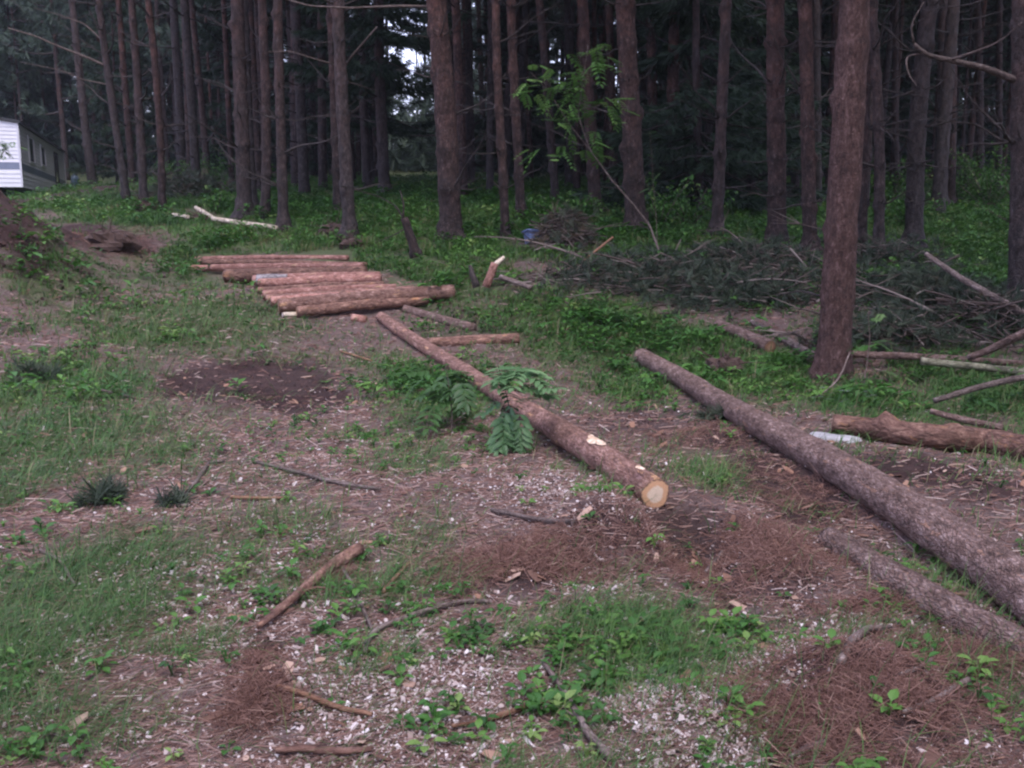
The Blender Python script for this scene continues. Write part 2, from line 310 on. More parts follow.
# ------------------------------------------------------------------ mesh helpers
class Batch:
    def __init__(s): s.v = []; s.f = []; s.va = []; s.tc = []; s.n = 0
    def add(s, V, Fc, Ms=None, P=None, var=None):
        V = np.asarray(V, float); Fc = np.asarray(Fc, int)
        if Ms is None: Ms = np.eye(3)[None]; P = np.zeros((1, 3)) if P is None else P
        k = len(Ms); n = len(V)
        W = (np.einsum('kij,nj->kni', Ms, V) + np.asarray(P)[:, None, :]).reshape(-1, 3)
        FF = (Fc[None] + (np.arange(k) * n)[:, None, None] + s.n).reshape(-1, Fc.shape[1])
        s.v.append(W); s.f.append(FF); s.n += len(W)
        var = np.full(k, .5) if var is None else np.asarray(var, float)
        s.va.append(np.repeat(var, len(Fc))); s.tc.append(np.tile(V, (k, 1)))
    def tube(s, T, var=.5):
        V, Fc, tc, caps = T
        s.v.append(V); s.f.append(Fc + s.n); s.va.append(np.full(len(Fc), var)); s.tc.append(tc)
        if len(caps): s.f.append(caps + s.n); s.va.append(np.full(len(caps), var))
        s.n += len(V)
    def mesh(s, name, smooth=False):
        me = bpy.data.meshes.new(name); V = np.concatenate(s.v)
        me.vertices.add(len(V)); me.vertices.foreach_set('co', V.ravel().astype(np.float32))
        li = np.concatenate([f.ravel() for f in s.f]); ct = np.concatenate([np.full(len(f), f.shape[1]) for f in s.f])
        me.loops.add(len(li)); me.loops.foreach_set('vertex_index', li.astype(np.int32))
        me.polygons.add(len(ct)); me.polygons.foreach_set('loop_start', np.concatenate([[0], np.cumsum(ct)[:-1]]).astype(np.int32))
        if smooth: me.polygons.foreach_set('use_smooth', np.ones(len(ct), bool))
        else: me.polygons.foreach_set('use_smooth', np.zeros(len(ct), bool))
        a = me.attributes.new('var', 'FLOAT', 'FACE'); a.data.foreach_set('value', np.concatenate(s.va).astype(np.float32))
        t = me.attributes.new('tc', 'FLOAT_VECTOR', 'POINT'); t.data.foreach_set('vector', np.concatenate(s.tc).ravel().astype(np.float32))
        me.update(calc_edges=True); me.validate()
        return me

def link(name, me, material=None, parent=None, loc=None):
    o = bpy.data.objects.new(name, me); COL.objects.link(o)
    if me is not None and material is not None and not me.materials: me.materials.append(material)
    if parent is not None: o.parent = parent
    if loc is not None: o.location = loc
    return o
def tag(o, label=None, cat=None, group=None, kind=None):
    if label: o['label'] = label
    if cat: o['category'] = cat
    if group: o['group'] = group
    if kind: o['kind'] = kind
    return o

def resample(P, step):
    P = np.asarray(P, float); d = np.concatenate([[0], np.cumsum(np.linalg.norm(np.diff(P, axis=0), axis=1))])
    n = max(2, int(d[-1] / step) + 1); s = np.linspace(0, d[-1], n)
    if len(P) > 2:      # smooth the corners a little
        Q = np.stack([np.interp(s, d, P[:, i]) for i in range(3)], 1)
        for _ in range(2): Q[1:-1] = .25 * Q[:-2] + .5 * Q[1:-1] + .25 * Q[2:]
        return Q, s
    return np.stack([np.interp(s, d, P[:, i]) for i in range(3)], 1), s
def tube(P, rad, sides=8, rough=0., s=None, capends=True, seed=None, knots=()):
    """swept tube; tc = coordinates of the straightened stem"""
    P = np.asarray(P, float); n = len(P); rad = np.broadcast_to(np.asarray(rad, float), (n,)).copy()
    T = np.gradient(P, axis=0); T /= np.linalg.norm(T, axis=1)[:, None] + 1e-12
    ref = np.array([0, 0, 1.]) if abs(T[0, 2]) < .8 else np.array([1., 0, 0])
    A = np.cross(T, ref); A /= np.linalg.norm(A, axis=1)[:, None] + 1e-12; B = np.cross(T, A)
    th = np.linspace(0, 2 * np.pi, sides, endpoint=False)
    if s is None: s = np.concatenate([[0], np.cumsum(np.linalg.norm(np.diff(P, axis=0), axis=1))])
    sd = rng.random() * 200 if seed is None else seed
    rr = rad[:, None] * np.ones(sides)[None]
    if rough:
        cx = np.cos(th)[None] * 1.3 + sd; sx = np.sin(th)[None] * 1.3
        nz = vn(cx + s[:, None] * 3.1, sx + s[:, None] * 1.7 + 40, 1) - .5 + .6 * (vn(cx * 4 + s[:, None] * 11, sx * 4 + s[:, None] * 9, 2) - .5)
        rr = rr * (1 + rough * 2 * nz)
    for ks, kt, kw, kh in knots:
        dth = np.angle(np.exp(1j * (th - kt)))[None]
        rr = rr + kh * np.exp(-((s[:, None] - ks) / kw) ** 2 - (dth * rad.mean() / kw) ** 2)
    V = P[:, None] + rr[..., None] * (np.cos(th)[None, :, None] * A[:, None] + np.sin(th)[None, :, None] * B[:, None])
    tc = np.stack([np.cos(th)[None] * rad[:, None], np.sin(th)[None] * rad[:, None], np.repeat(s[:, None], sides, 1)], -1)
    i = np.arange(n - 1)[:, None] * sides; j = np.arange(sides)[None]; j2 = (j + 1) % sides
    Fc = np.stack([i + j, i + j2, i + sides + j2, i + sides + j], -1).reshape(-1, 4)
    caps = np.zeros((0, 3), int); V = V.reshape(-1, 3); tc = tc.reshape(-1, 3)
    if capends:
        nb = len(V); V = np.concatenate([V, P[[0, -1]]]); tc = np.concatenate([tc, [[0, 0, s[0]], [0, 0, s[-1]]]])
        jj = np.arange(sides); l = (n - 1) * sides
        caps = np.concatenate([np.stack([(jj + 1) % sides, jj, np.full(sides, nb)], 1), np.stack([l + jj, l + (jj + 1) % sides, np.full(sides, nb + 1)], 1)])
    return V, Fc, tc, caps
def disc(c, nrm, r, sides=24, th=.006):
    """sawn face: a thin domed disc, tc = unit disc coordinates"""
    nrm = np.asarray(nrm, float); nrm = nrm / np.linalg.norm(nrm)
    a = np.cross(nrm, [0, 0, 1.]); a = a / np.linalg.norm(a) if np.linalg.norm(a) > .01 else np.array([1., 0, 0]); b = np.cross(nrm, a)
    t = np.linspace(0, 2 * np.pi, sides, endpoint=False); wob = 1 + .04 * np.sin(3 * t + c[0] * 9) + .03 * np.sin(5 * t + c[1] * 7)
    V = []; tc = []
    for q, h in ((1., -.004), (.985, th), (.5, th * 1.25)):
        V.append(c + h * nrm + (q * r * wob)[:, None] * (np.cos(t)[:, None] * a + np.sin(t)[:, None] * b)); tc.append(np.stack([q * np.cos(t), q * np.sin(t), 0 * t], 1))
    V.append((c + th * 1.3 * nrm)[None]); tc.append(np.zeros((1, 3)))
    V = np.concatenate(V); tc = np.concatenate(tc); F4 = []; j = np.arange(sides); j2 = (j + 1) % sides
    Fq = np.concatenate([np.stack([k * sides + j, k * sides + j2, (k + 1) * sides + j2, (k + 1) * sides + j], 1) for k in (0, 1)])
    return V, Fq, tc, np.stack([2 * sides + j, 2 * sides + j2, np.full(sides, 3 * sides)], 1)
def rotz(a):
    c, s = np.cos(a), np.sin(a); z = np.zeros_like(c); o = np.ones_like(c)
    return np.stack([np.stack([c, -s, z], -1), np.stack([s, c, z], -1), np.stack([z, z, o], -1)], -2)
def rotx(a):
    c, s = np.cos(a), np.sin(a); z = np.zeros_like(c); o = np.ones_like(c)
    return np.stack([np.stack([o, z, z], -1), np.stack([z, c, -s], -1), np.stack([z, s, c], -1)], -2)
def rand_rot(k):
    q = rng.normal(size=(k, 4)); q /= np.linalg.norm(q, axis=1)[:, None]; w, x, y, z = q.T
    return np.stack([np.stack([1 - 2 * (y * y + z * z), 2 * (x * y - z * w), 2 * (x * z + y * w)], -1), np.stack([2 * (x * y + z * w), 1 - 2 * (x * x + z * z), 2 * (y * z - x * w)], -1),
                     np.stack([2 * (x * z - y * w), 2 * (y * z + x * w), 1 - 2 * (x * x + y * y)], -1)], -2)

# ------------------------------------------------------------------ ground sheet
def build_ground():
    def axis(segs):
        out = []
        for a, b, s in segs: out.append(np.linspace(a, b, max(2, int(round((b - a) / s))), endpoint=False))
        return np.concatenate(out + [[segs[-1][1]]])
    xs = axis([(-900, -120, 120), (-120, -40, 8), (-40, -14, 1), (-14, -9.5, .16), (-9.5, -4.5, .07), (-4.5, 4.5, .05), (4.5, 7, .08), (7, 14, .16), (14, 40, 1), (40, 120, 8), (120, 900, 120)])
    ys = axis([(-900, -120, 120), (-120, -20, 10), (-20, 0, 1), (0, 2.2, .1), (2.2, 7.5, .04), (7.5, 14, .07), (14, 22, .16), (22, 40, .6), (40, 120, 5), (120, 900, 120)])
    X, Y = np.meshgrid(xs, ys); Z = gz(X, Y); far = np.clip((np.hypot(X, Y) - 130) / 200, 0, 1); Z = Z * (1 - far) + 4 * far
    dn = np.clip(1 - np.hypot(X, Y) / 16, 0, 1)
    bk = np.clip(bank(X, Y) * 1.6, 0, 1); Z = Z + bk * ((fbm(X * 3.2, Y * 3.2, 2) - .5) * .34 + (vn(X * 9, Y * 9, 3) - .5) * .12)
    Z = Z + dn * ((vn(X * 21, Y * 21, 4) - .5) * .022 + f_soil(X, Y) * (vn(X * 14, Y * 14, 5) - .5) * .05)
    nx = len(xs); i = np.arange(len(ys) - 1)[:, None] * nx + np.arange(nx - 1)[None]
    b = Batch(); b.add(np.stack([X, Y, Z], -1).reshape(-1, 3), np.stack([i, i + 1, i + nx + 1, i + nx], -1).reshape(-1, 4))
    me = b.mesh("ground", True)
    a = me.attributes.new('cover', 'FLOAT_COLOR', 'POINT')
    a.data.foreach_set('color', np.stack([f_grass(X, Y), f_soil(X, Y), np.clip(f_chip(X, Y), 0, 1), np.ones_like(X)], -1).ravel().astype(np.float32))
    tag(link("ground", me, M['ground']), kind="structure")
build_ground()

# ------------------------------------------------------------------ scatter on the ground
def spots(n, dmin, dmax, power, ang=R(33)):
    """random ground points in front, density falling off with distance (area density ~ d**-(power))"""
    u = rng.random(n); e = 2 - power
    d = dmin * (dmax / dmin) ** u if abs(e) < 1e-6 else (dmin ** e + u * (dmax ** e - dmin ** e)) ** (1 / e)
    t = (rng.random(n) * 2 - 1) * ang
    return d * np.sin(t), d * np.cos(t), d
def keep(x, y, d, p):
    k = rng.random(len(x)) < p; return x[k], y[k], d[k]
def leaf(l=1., w=.5, fold=.15, droop=.25):
    V = []
    for t, ww in ((0, .06), (.3, .85), (.65, .8), (1., .04)):
        z = -droop * t * t
        V += [(-w * ww * .5, t * l, z + fold * ww * w), (0, t * l, z), (w * ww * .5, t * l, z + fold * ww * w)]
    Fc = []
    for i in range(3):
        for j in range(2): Fc.append((i * 3 + j, i * 3 + j + 1, i * 3 + j + 4, i * 3 + j + 3))
    return np.array(V), np.array(Fc)
def leaf_lo(l=1., w=.5, droop=.2):
    return np.array([(0, 0, 0), (w * .5, l * .45, .08 * l), (0, l, -droop * l), (-w * .5, l * .45, .08 * l)]), np.array([(0, 1, 2, 3)])
def cluster(nl, size, h, lo=False, w=.6):
    """a low plant: nl leaves on short stalks"""
    V = []; Fc = []; n = 0
    for k in range(nl):
        L_, F_ = leaf_lo(1, w) if lo else leaf(1, w)
        a = 2 * np.pi * k / nl + rng.random() * .8; el = rng.uniform(-.1, .7); s = size * rng.uniform(.6, 1.1)
        Q = (rotz(np.array(a)) @ rotx(np.array(el)) @ (L_ * s).T).T; hh = h * rng.uniform(.3, 1.); off = rng.uniform(.1, .5) * size
        Q = Q + np.array([-np.sin(a) * off, np.cos(a) * off, hh]); V.append(Q); Fc.append(F_ + n); n += len(Q)
        if not lo:
            st = np.array([(-.002, 0, 0), (.002, 0, 0), (.002 - np.sin(a) * off, np.cos(a) * off, hh), (-.002 - np.sin(a) * off, np.cos(a) * off, hh)])
            V.append(st); Fc.append(np.array([(0, 1, 2, 3)]) + n); n += 4
    return np.concatenate(V), np.concatenate(Fc)

def grass():
    b = Batch()
    temps = []
    for k in range(5):
        c = .15 + .28 * k; V = []
        for t in (0, .35, .7, 1.):
            w = (1 - t) * .9 + .1; V += [(-w / 2, c * t * t, t * (1 - .35 * c * t)), (w / 2, c * t * t, t * (1 - .35 * c * t))]
        temps.append((np.array(V), np.array([(0, 1, 3, 2), (2, 3, 5, 4), (4, 5, 7, 6)])))
    x, y, d = spots(190000, 1.8, 14, 2.1); g = f_grass(x, y)
    x, y, d = keep(x, y, d, np.clip(g * 1.4 - .16, 0.02, 1) * f_free(x, y)); tuft = fbm(x * 4, y * 4, 4); z = gz(x, y)
    for k in range(5):
        i = np.arange(k, len(x), 5); m = len(i)
        hgt = rng.uniform(.035, .13, m) * (.5 + 1.0 * tuft[i]) * (1 + .02 * d[i]); wid = np.maximum(.0035, .001 * d[i]) * rng.uniform(.7, 1.3, m)
        az = np.where(rng.random(m) < .55, rng.normal(-1.2, .5, m), rng.uniform(0, 6.28, m))   # combed loosely one way
        Mx = rotz(az) @ rotx(rng.uniform(-1.1, -.1, m)); Mx = Mx * np.stack([wid, hgt * 1.2, hgt * 1.5], -1)[:, None, :]
        b.add(*temps[k], Mx, np.stack([x[i], y[i], z[i] - .005], -1), np.clip(rng.normal(.48, .25, m) + .25 * (vn(x[i], y[i], 5) - .5), 0, 1))
    # farther off: whole tufts
    tt = []
    for k in range(6):
        V = []; Fc = []
        for j in range(8):
            a = rng.uniform(0, 6.28); ln = rng.uniform(.5, 1.1); o = np.array([rng.normal() * .35, rng.normal() * .35, 0]); dr = np.array([math.cos(a), math.sin(a), 0]); pr = np.array([-dr[1], dr[0], 0]) * .05; q = len(V); bend = rng.uniform(.2, .9)
            V += [o - pr, o + pr, o + dr * bend * .35 * ln + [0, 0, .65 * ln] + pr * .8, o + dr * bend * .35 * ln + [0, 0, .65 * ln] - pr * .8, o + dr * bend * ln + [0, 0, ln * (1 - .4 * bend)] + pr * .2, o + dr * bend * ln + [0, 0, ln * (1 - .4 * bend)] - pr * .2]; Fc += [(q, q + 1, q + 2, q + 3), (q + 3, q + 2, q + 4, q + 5)]
        tt.append((np.array(V), np.array(Fc)))
    x, y, d = spots(46000, 9, 42, 1.35); g = f_grass(x, y); x, y, d = keep(x, y, d, np.clip(g * 1.4 - .16, 0.02, 1) * f_free(x, y)); z = gz(x, y)
    for k in range(6):
        i = np.arange(k, len(x), 6); m = len(i); sz = rng.uniform(.06, .15, m) * (1 + .012 * d[i]) * (.6 + .8 * fbm(x[i] * 1.2, y[i] * 1.2, 2)) * (.42 + .58 * np.maximum(forest_floor(x[i], y[i]), .8 * np.clip(WEED(x[i], y[i]), 0, 1)))
        b.add(*tt[k], rotz(rng.uniform(0, 6.28, m)) * sz[:, None, None], np.stack([x[i], y[i], z[i] - .01], -1), np.clip(rng.normal(.5, .22, m) + .8 * (fbm(x[i] * .6, y[i] * .6, 2) - .5), 0, .9))
    tag(link("grass", b.mesh("grass"), M['grass']), "short trampled green grass growing over the clearing and under the pines", "grass", kind="stuff")
grass()

def weeds():
    b = Batch()
    T = [cluster(rng.integers(4, 8), rng.uniform(.022, .038), rng.uniform(.015, .05), w=.72) for _ in range(8)]
    for n, d0, d1, pw in ((20000, 2, 13, 2.0),):
        x, y, d = spots(n, d0, d1, pw); x, y, d = keep(x, y, d, np.clip(f_weed(x, y) * .9 - .12, .012, 1) * f_free(x, y)); z = gz(x, y)
        for k in range(8):
            i = np.arange(k, len(x), 8); m = len(i); s = rng.uniform(.55, 1.5, m)
            b.add(*T[k], rotz(rng.uniform(0, 6.28, m)) * s[:, None, None], np.stack([x[i], y[i], z[i]], -1), np.clip(rng.normal(.5, .25, m), 0, 1))
    T = [cluster(rng.integers(6, 10), rng.uniform(.05, .09), rng.uniform(.06, .18), True) for _ in range(8)]
    for n, d0, d1, pw in ((62000, 8.5, 45, 1.4),):
        x, y, d = spots(n, d0, d1, pw); x, y, d = keep(x, y, d, np.clip(f_weed(x, y) * 1.1 - .15, .01, 1) * f_free(x, y)); z = gz(x, y)
        for k in range(8):
            i = np.arange(k, len(x), 8); m = len(i); nn = fbm(x[i] * .9, y[i] * .9, 1); s = rng.uniform(.45, 1.2, m) * (1 + .012 * d[i]) * (.35 + 1.3 * nn)
            b.add(*T[k], rotz(rng.uniform(0, 6.28, m)) * s[:, None, None], np.stack([x[i], y[i], z[i] - .02], -1), np.clip(rng.normal(.45, .2, m) + 1.1 * (fbm(x[i] * .5, y[i] * .5, 4) - .5), 0, 1))
    tag(link("ground_plants", b.mesh("ground_plants"), M['weed']), "low broad-leaved green plants covering the forest floor and parts of the clearing", "ground plants", kind="stuff")
weeds()

def shard(k, rnd=False):
    V = np.array([(x, y, z) for x in (-.5, .5) for y in (-.5, .5) for z in (-.5, .5)], float) + rng.uniform(-.22, .22, (8, 3))
    if rnd: V = V / np.linalg.norm(V, axis=1)[:, None] * rng.uniform(.35, .75, (8, 1))
    return V, np.array([(0, 1, 3, 2), (4, 6, 7, 5), (0, 4, 5, 1), (2, 3, 7, 6), (0, 2, 6, 4), (1, 5, 7, 3)])
def chips():
    b = Batch()
    x, y, d = spots(105000, 2., 11, 2.3); x, y, d = keep(x, y, d, np.clip(f_chip(x, y) * .62, 0, 1)); z = gz(x, y)
    for k in range(6):
        i = np.arange(k, len(x), 6); m = len(i); s = rng.lognormal(math.log(.0034), .6, m) * (1 + .05 * d[i]); s = np.minimum(s, .015)
        Mx = rotz(rng.uniform(0, 6.28, m)) @ rotx(rng.normal(0, .5, m)); Mx = Mx * np.stack([s, s * rng.uniform(.8, 2.3, m), s * .4], -1)[:, None, :]
        b.add(*shard(k), Mx, np.stack([x[i], y[i], z[i] + s * .3 + .004], -1), rng.beta(2, 1.6, m))
    for px, py, rx, ry, n in ((690, 728, 78, 50, 3600), (540, 493, 60, 14, 800), (600, 512, 60, 20, 500), (690, 725, 40, 26, 700), (450, 690, 90, 40, 900), (780, 655, 40, 25, 500)):
        c = hit(px, py); a_ = hit(px, py - ry)[1]; e_ = hit(px, py + ry)[1]; q = rng.normal(size=(n, 2)) * .66; x = c[0] + q[:, 0] * rx / F * c[1]; y = .5 * (a_ + e_) + q[:, 1] * .5 * abs(a_ - e_); kk = rng.random(n) < np.clip((fbm(x * 4, y * 4, 4) - .32) * 5, .05, 1); x, y = x[kk], y[kk]; n = len(x); z = gz(x, y)
        sz = np.minimum(rng.lognormal(math.log(.0042), .5, n), .015); Mx = rand_rot(n) * np.stack([sz, sz * rng.uniform(.8, 2.2, n), sz * .5], -1)[:, None, :]; b.add(*shard(0), Mx, np.stack([x, y, z + .006 + rng.uniform(0, .01, n)], -1), rng.beta(2.2, 1.6, n))
    tag(link("wood_chips", b.mesh("wood_chips"), M['chip']), "pale sawdust and wood chips strewn over the brown ground", "wood chips", kind="stuff")
chips()

STRIP = (np.array([(-.5, -.5, 0), (.5, -.5, 0), (0, -.5, .8), (-.5, .1, .15), (.5, .1, .15), (0, .1, .95), (-.3, .5, -.1), (.3, .5, -.1), (0, .5, .5)], float),
         np.array([(0, 1, 4, 3), (1, 2, 5, 4), (2, 0, 3, 5), (3, 4, 7, 6), (4, 5, 8, 7), (5, 3, 6, 8)]))
def litter():
    b = Batch()
    x, y, d = spots(120000, 1.8, 14, 2.3); g = f_grass(x, y); x, y, d = keep(x, y, d, np.clip(1. - .7 * g, .1, 1) * (1 - .8 * forest_floor(x, y)) * (1 - .85 * f_soil(x, y))); z = gz(x, y)
    m = len(x); l = rng.lognormal(math.log(.05), .55, m); w = np.maximum(.0016, .0006 * d) * rng.uniform(.6, 1.8, m)
    az = np.where(rng.random(m) < .5, rng.normal(-1.1, .6, m), rng.uniform(0, 6.28, m))
    Mx = rotz(az) @ rotx(rng.normal(0, .22, m)); Mx = Mx * np.stack([w, np.minimum(l, .22), w], -1)[:, None, :]
    b.add(*STRIP, Mx, np.stack([x, y, z + .004], -1), np.clip(rng.beta(1.6, 1.7, m), 0, 1))
    tag(link("needle_litter", b.mesh("needle_litter"), M['litter']), "brown dead needles and bits of twig littering the ground", "litter", kind="stuff")
    b = Batch(); x, y, d = spots(60000, 2., 17, 1.7); x, y, d = keep(x, y, d, np.clip(f_soil(x, y) * .75 + .015 - .5 * forest_floor(x, y), 0, 1)); z = gz(x, y)
    for k in range(6):
        i = np.arange(k, len(x), 6); m = len(i); sz = rng.lognormal(math.log(.0085), .6, m) * (1 + .08 * d[i]) * np.where(y[i] > 11.5, 1.6, 1.); sz = np.minimum(sz, np.where(y[i] > 11.5, .05, .018))
        b.add(*shard(k, True), rand_rot(m) * sz[:, None, None] * rng.uniform(.6, 1.4, (m, 1, 3)), np.stack([x[i], y[i], z[i] + sz * .1], -1), rng.random(m))
    tag(link("earth_crumbs", b.mesh("earth_crumbs"), M['earth']), "dark crumbs and clods of turned-over earth in the bare patches", "earth", kind="stuff")
    # red-brown raked-up needle heaps
    b = Batch()
    HE = [(860, 715, 115, 55, 7000), (530, 568, 70, 26, 3200), (740, 562, 90, 40, 4000), (265, 705, 34, 24, 900), (268, 658, 18, 10, 400), (800, 500, 60, 30, 1500), (330, 575, 26, 12, 500), (950, 660, 60, 24, 1000), (700, 440, 60, 12, 700), (8, 206, 55, 26, 3600), (62, 236, 40, 9, 1200), (110, 247, 50, 9, 900), (880, 606, 60, 12, 900), (970, 655, 60, 12, 900)]
    for px, py, rx, ry, n in HE:
        c = hit(px, py); a = hit(px, py - ry)[1]; e = hit(px, py + ry)[1]
        n = int(n * 2.2); q = rng.normal(size=(n, 2)) * .68; x = c[0] + q[:, 0] * rx / F * c[1]; y = .5 * (a + e) + q[:, 1] * .5 * abs(a - e); z = gz(x, y)
        kk = rng.random(n) < np.clip((fbm(x * 3.3, y * 3.3, 1) - .30) * 4, .04, 1); x, y, z = x[kk], y[kk], z[kk]; n = len(x)
        l = rng.lognormal(math.log(.05), .6, n); w = rng.uniform(.0008, .0022, n) * (1 + .08 * c[1])
        Mx = rotz(rng.uniform(0, 6.28, n)) @ rotx(rng.normal(.2, .5, n)); Mx = Mx * np.stack([w, np.minimum(l, .2), w], -1)[:, None, :]
        b.add(*STRIP, Mx, np.stack([x, y, z + rng.uniform(0, .03, n)], -1), np.clip(rng.beta(1.8, 2.2, n), 0, 1))
    tag(link("raked_needles", b.mesh("raked_needles"), M['fluff']), "reddish brown raked-up needles and torn roots in the disturbed patches", "litter", kind="stuff")
    b = Batch()
    x, y, d = spots(2600, 2., 12, 2.0); x, y, d = keep(x, y, d, .12 + .6 * f_soil(x, y)); x = np.concatenate([x]); z = gz(x, y); m = len(x)
    V = np.array([(-.5, -.5, 0), (.1, -.6, .1), (.55, -.1, .05), (.4, .5, .1), (-.2, .6, .02), (-.5, .1, .12)]); Fc = np.array([(0, 1, 2, 5), (5, 2, 3, 4)])
    V2 = np.concatenate([V, V - [0, 0, .18]]); F2 = np.concatenate([Fc, Fc[:, ::-1] + 6, [(i, i + 6, (i + 1) % 6 + 6, (i + 1) % 6) for i in range(6)]])
    s = np.minimum(rng.lognormal(math.log(.022), .5, m), .045); Mx = rotz(rng.uniform(0, 6.28, m)) @ rotx(rng.normal(0, .4, m)); Mx = Mx * np.stack([s, s * rng.uniform(1, 2.4, m), s * .5], -1)[:, None, :]
    b.add(V2, F2, Mx, np.stack([x, y, z + .012], -1), rng.random(m))
    tag(link("bark_flakes", b.mesh("bark_flakes"), M['flake']), "orange-brown torn bark flakes scattered on the bare soil", "bark flakes", kind="stuff")
litter()

# ------------------------------------------------------------------ trees
def taper(H, r0, n, whorl=.55, ph=0.):
    s = np.linspace(0, H, n); t = s / H
    r = r0 * (1 - .82 * t ** 1.15) * (1 + .30 * np.exp(-s / .22)) / 1.06
    r = r * (1 + .085 * np.exp(-(((s + ph) % whorl - whorl / 2) / .05) ** 2))
    return s, r
def branch_mesh(name, Lb, seed, fine=True):
    rs = np.random.default_rng(seed); b = Batch(); n = 12; t = np.linspace(0, 1, n)
    up = rs.uniform(-.25, .2); cv = rs.uniform(-.1, .35); sd = rs.uniform(-.2, .2)
    P = np.stack([t * Lb, sd * Lb * t * t + .02 * Lb * np.sin(t * 9), Lb * (up * t + cv * t * t) + .015 * Lb * np.sin(7 * t + seed)], 1)
    r = (.017 if Lb > .35 else .024) * (max(Lb, .4) / 1.4) ** .5 * (1 - .85 * t) + .0015; b.tube(tube(P, r, 5))
    for k in range(int(3 + Lb * 4) if fine else 3):
        i = rs.integers(3, n - 1); ln = Lb * rs.uniform(.1, .35) * (1.15 - t[i]); dr = np.array([rs.uniform(.3, 1), rs.choice([-1, 1]) * rs.uniform(.4, 1), rs.uniform(-.5, .5)]); dr /= np.linalg.norm(dr)
        tt = np.linspace(0, 1, 5)[:, None]; Q = P[i] + dr * ln * tt + np.array([0, 0, .15 * ln]) * tt ** 2
        b.tube(tube(Q, np.linspace(r[i] * .5, .0012, 5), 4))
    return b.mesh(name, True)
BR = [branch_mesh("dead_branch", L_, i) for i, L_ in enumerate((.25, .4, .6, .8, 1.0, 1.2, 1.5, 1.8, 2.2, .15, .3, .9))]
for me in BR: me.materials.append(M['deadbr'])

def spray_template(n, l, w, droop=.0):
    """one tuft of needles: narrow blades fanned round +Y"""
    V = []; Fc = []
    for k in range(n):
        a = rng.uniform(0, 6.28); sp_ = rng.uniform(.15, 1.0); ll = l * rng.uniform(.7, 1.1)
        d = np.array([math.cos(a) * sp_, 1., math.sin(a) * sp_ - droop]); d /= np.linalg.norm(d); s = np.cross(d, rng.normal(size=3)); s /= np.linalg.norm(s)
        b0 = np.array([0, rng.uniform(-.3, .3) * l, 0]); i = len(V)
        V += [b0 - s * w * .5, b0 + s * w * .5, b0 + d * ll + s * w * .25, b0 + d * ll - s * w * .25]; Fc.append((i, i + 1, i + 2, i + 3))
    return np.array(V), np.array(Fc)
SPR = [spray_template(15, .19, .018) for _ in range(4)]
SPRF = [spray_template(16, .075, .0045) for _ in range(4)]
def pine_crown(seed, h, rmax, nb, conic=.0):
    """limbs with tufts; origin at the crown base, z up"""
    rs = np.random.default_rng(seed); b = Batch(); pos = []; dirs = []; br = Batch()
    for k in range(nb):
        z = h * rs.random() ** .9; t = z / h; a = rs.uniform(0, 6.28)
        ln = rmax * (1 - .75 * t ** 1.5) * rs.uniform(.55, 1.1) * (.6 + .4 * min(1, t * 4)); el = rs.uniform(-.15, .25) + .5 * t
        d = np.array([math.cos(a) * math.cos(el), math.sin(a) * math.cos(el), math.sin(el)]); q = np.linspace(0, 1, 6)[:, None]
        P = np.array([0, 0, z]) + d * ln * q + np.array([0, 0, .12 * ln]) * q ** 2 - np.array([0, 0, .15 * ln]) * q * (1 - q)
        br.tube(tube(P, np.linspace(.03, .006, 6), 4))
        for j in range(int(8 + 11 * ln)):
            u = rs.uniform(.25, 1.02); p = P[0] + (P[-1] - P[0]) * u; sdv = rs.normal(size=3) * np.array([1, 1, .5]); p = p + sdv * .22 * ln * (u * .7 + .2) * .8
            pos.append(p); dd = d + sdv * .7; dirs.append(dd / np.linalg.norm(dd))
    pos = np.array(pos); dirs = np.array(dirs); m = len(pos)
    az = np.arctan2(-dirs[:, 0], dirs[:, 1]); el = np.arcsin(np.clip(dirs[:, 2], -1, 1)); Mx = rotz(az) @ rotx(el) * rs.uniform(.9, 1.5, m)[:, None, None]
    for k in range(4):
        i = np.arange(k, m, 4); b.add(*SPR[k], Mx[i], pos[i], np.clip(rs.normal(.45, .25, len(i)), 0, 1))
    n0 = sum(len(f) for f in b.f)
    for a_ in ('v', 'tc'): getattr(b, a_).extend(getattr(br, a_))
    b.f.extend([f + b.n for f in br.f]); b.va.extend(br.va); b.n += br.n
    me = b.mesh("crown"); me.materials.append(M['needle']); me.materials.append(M['deadbr'])
    mi = np.zeros(len(me.polygons), np.int32); mi[n0:] = 1; me.polygons.foreach_set('material_index', mi)
    return me
CR = [pine_crown(40 + i, 9., 2.6, 52) for i in range(5)]
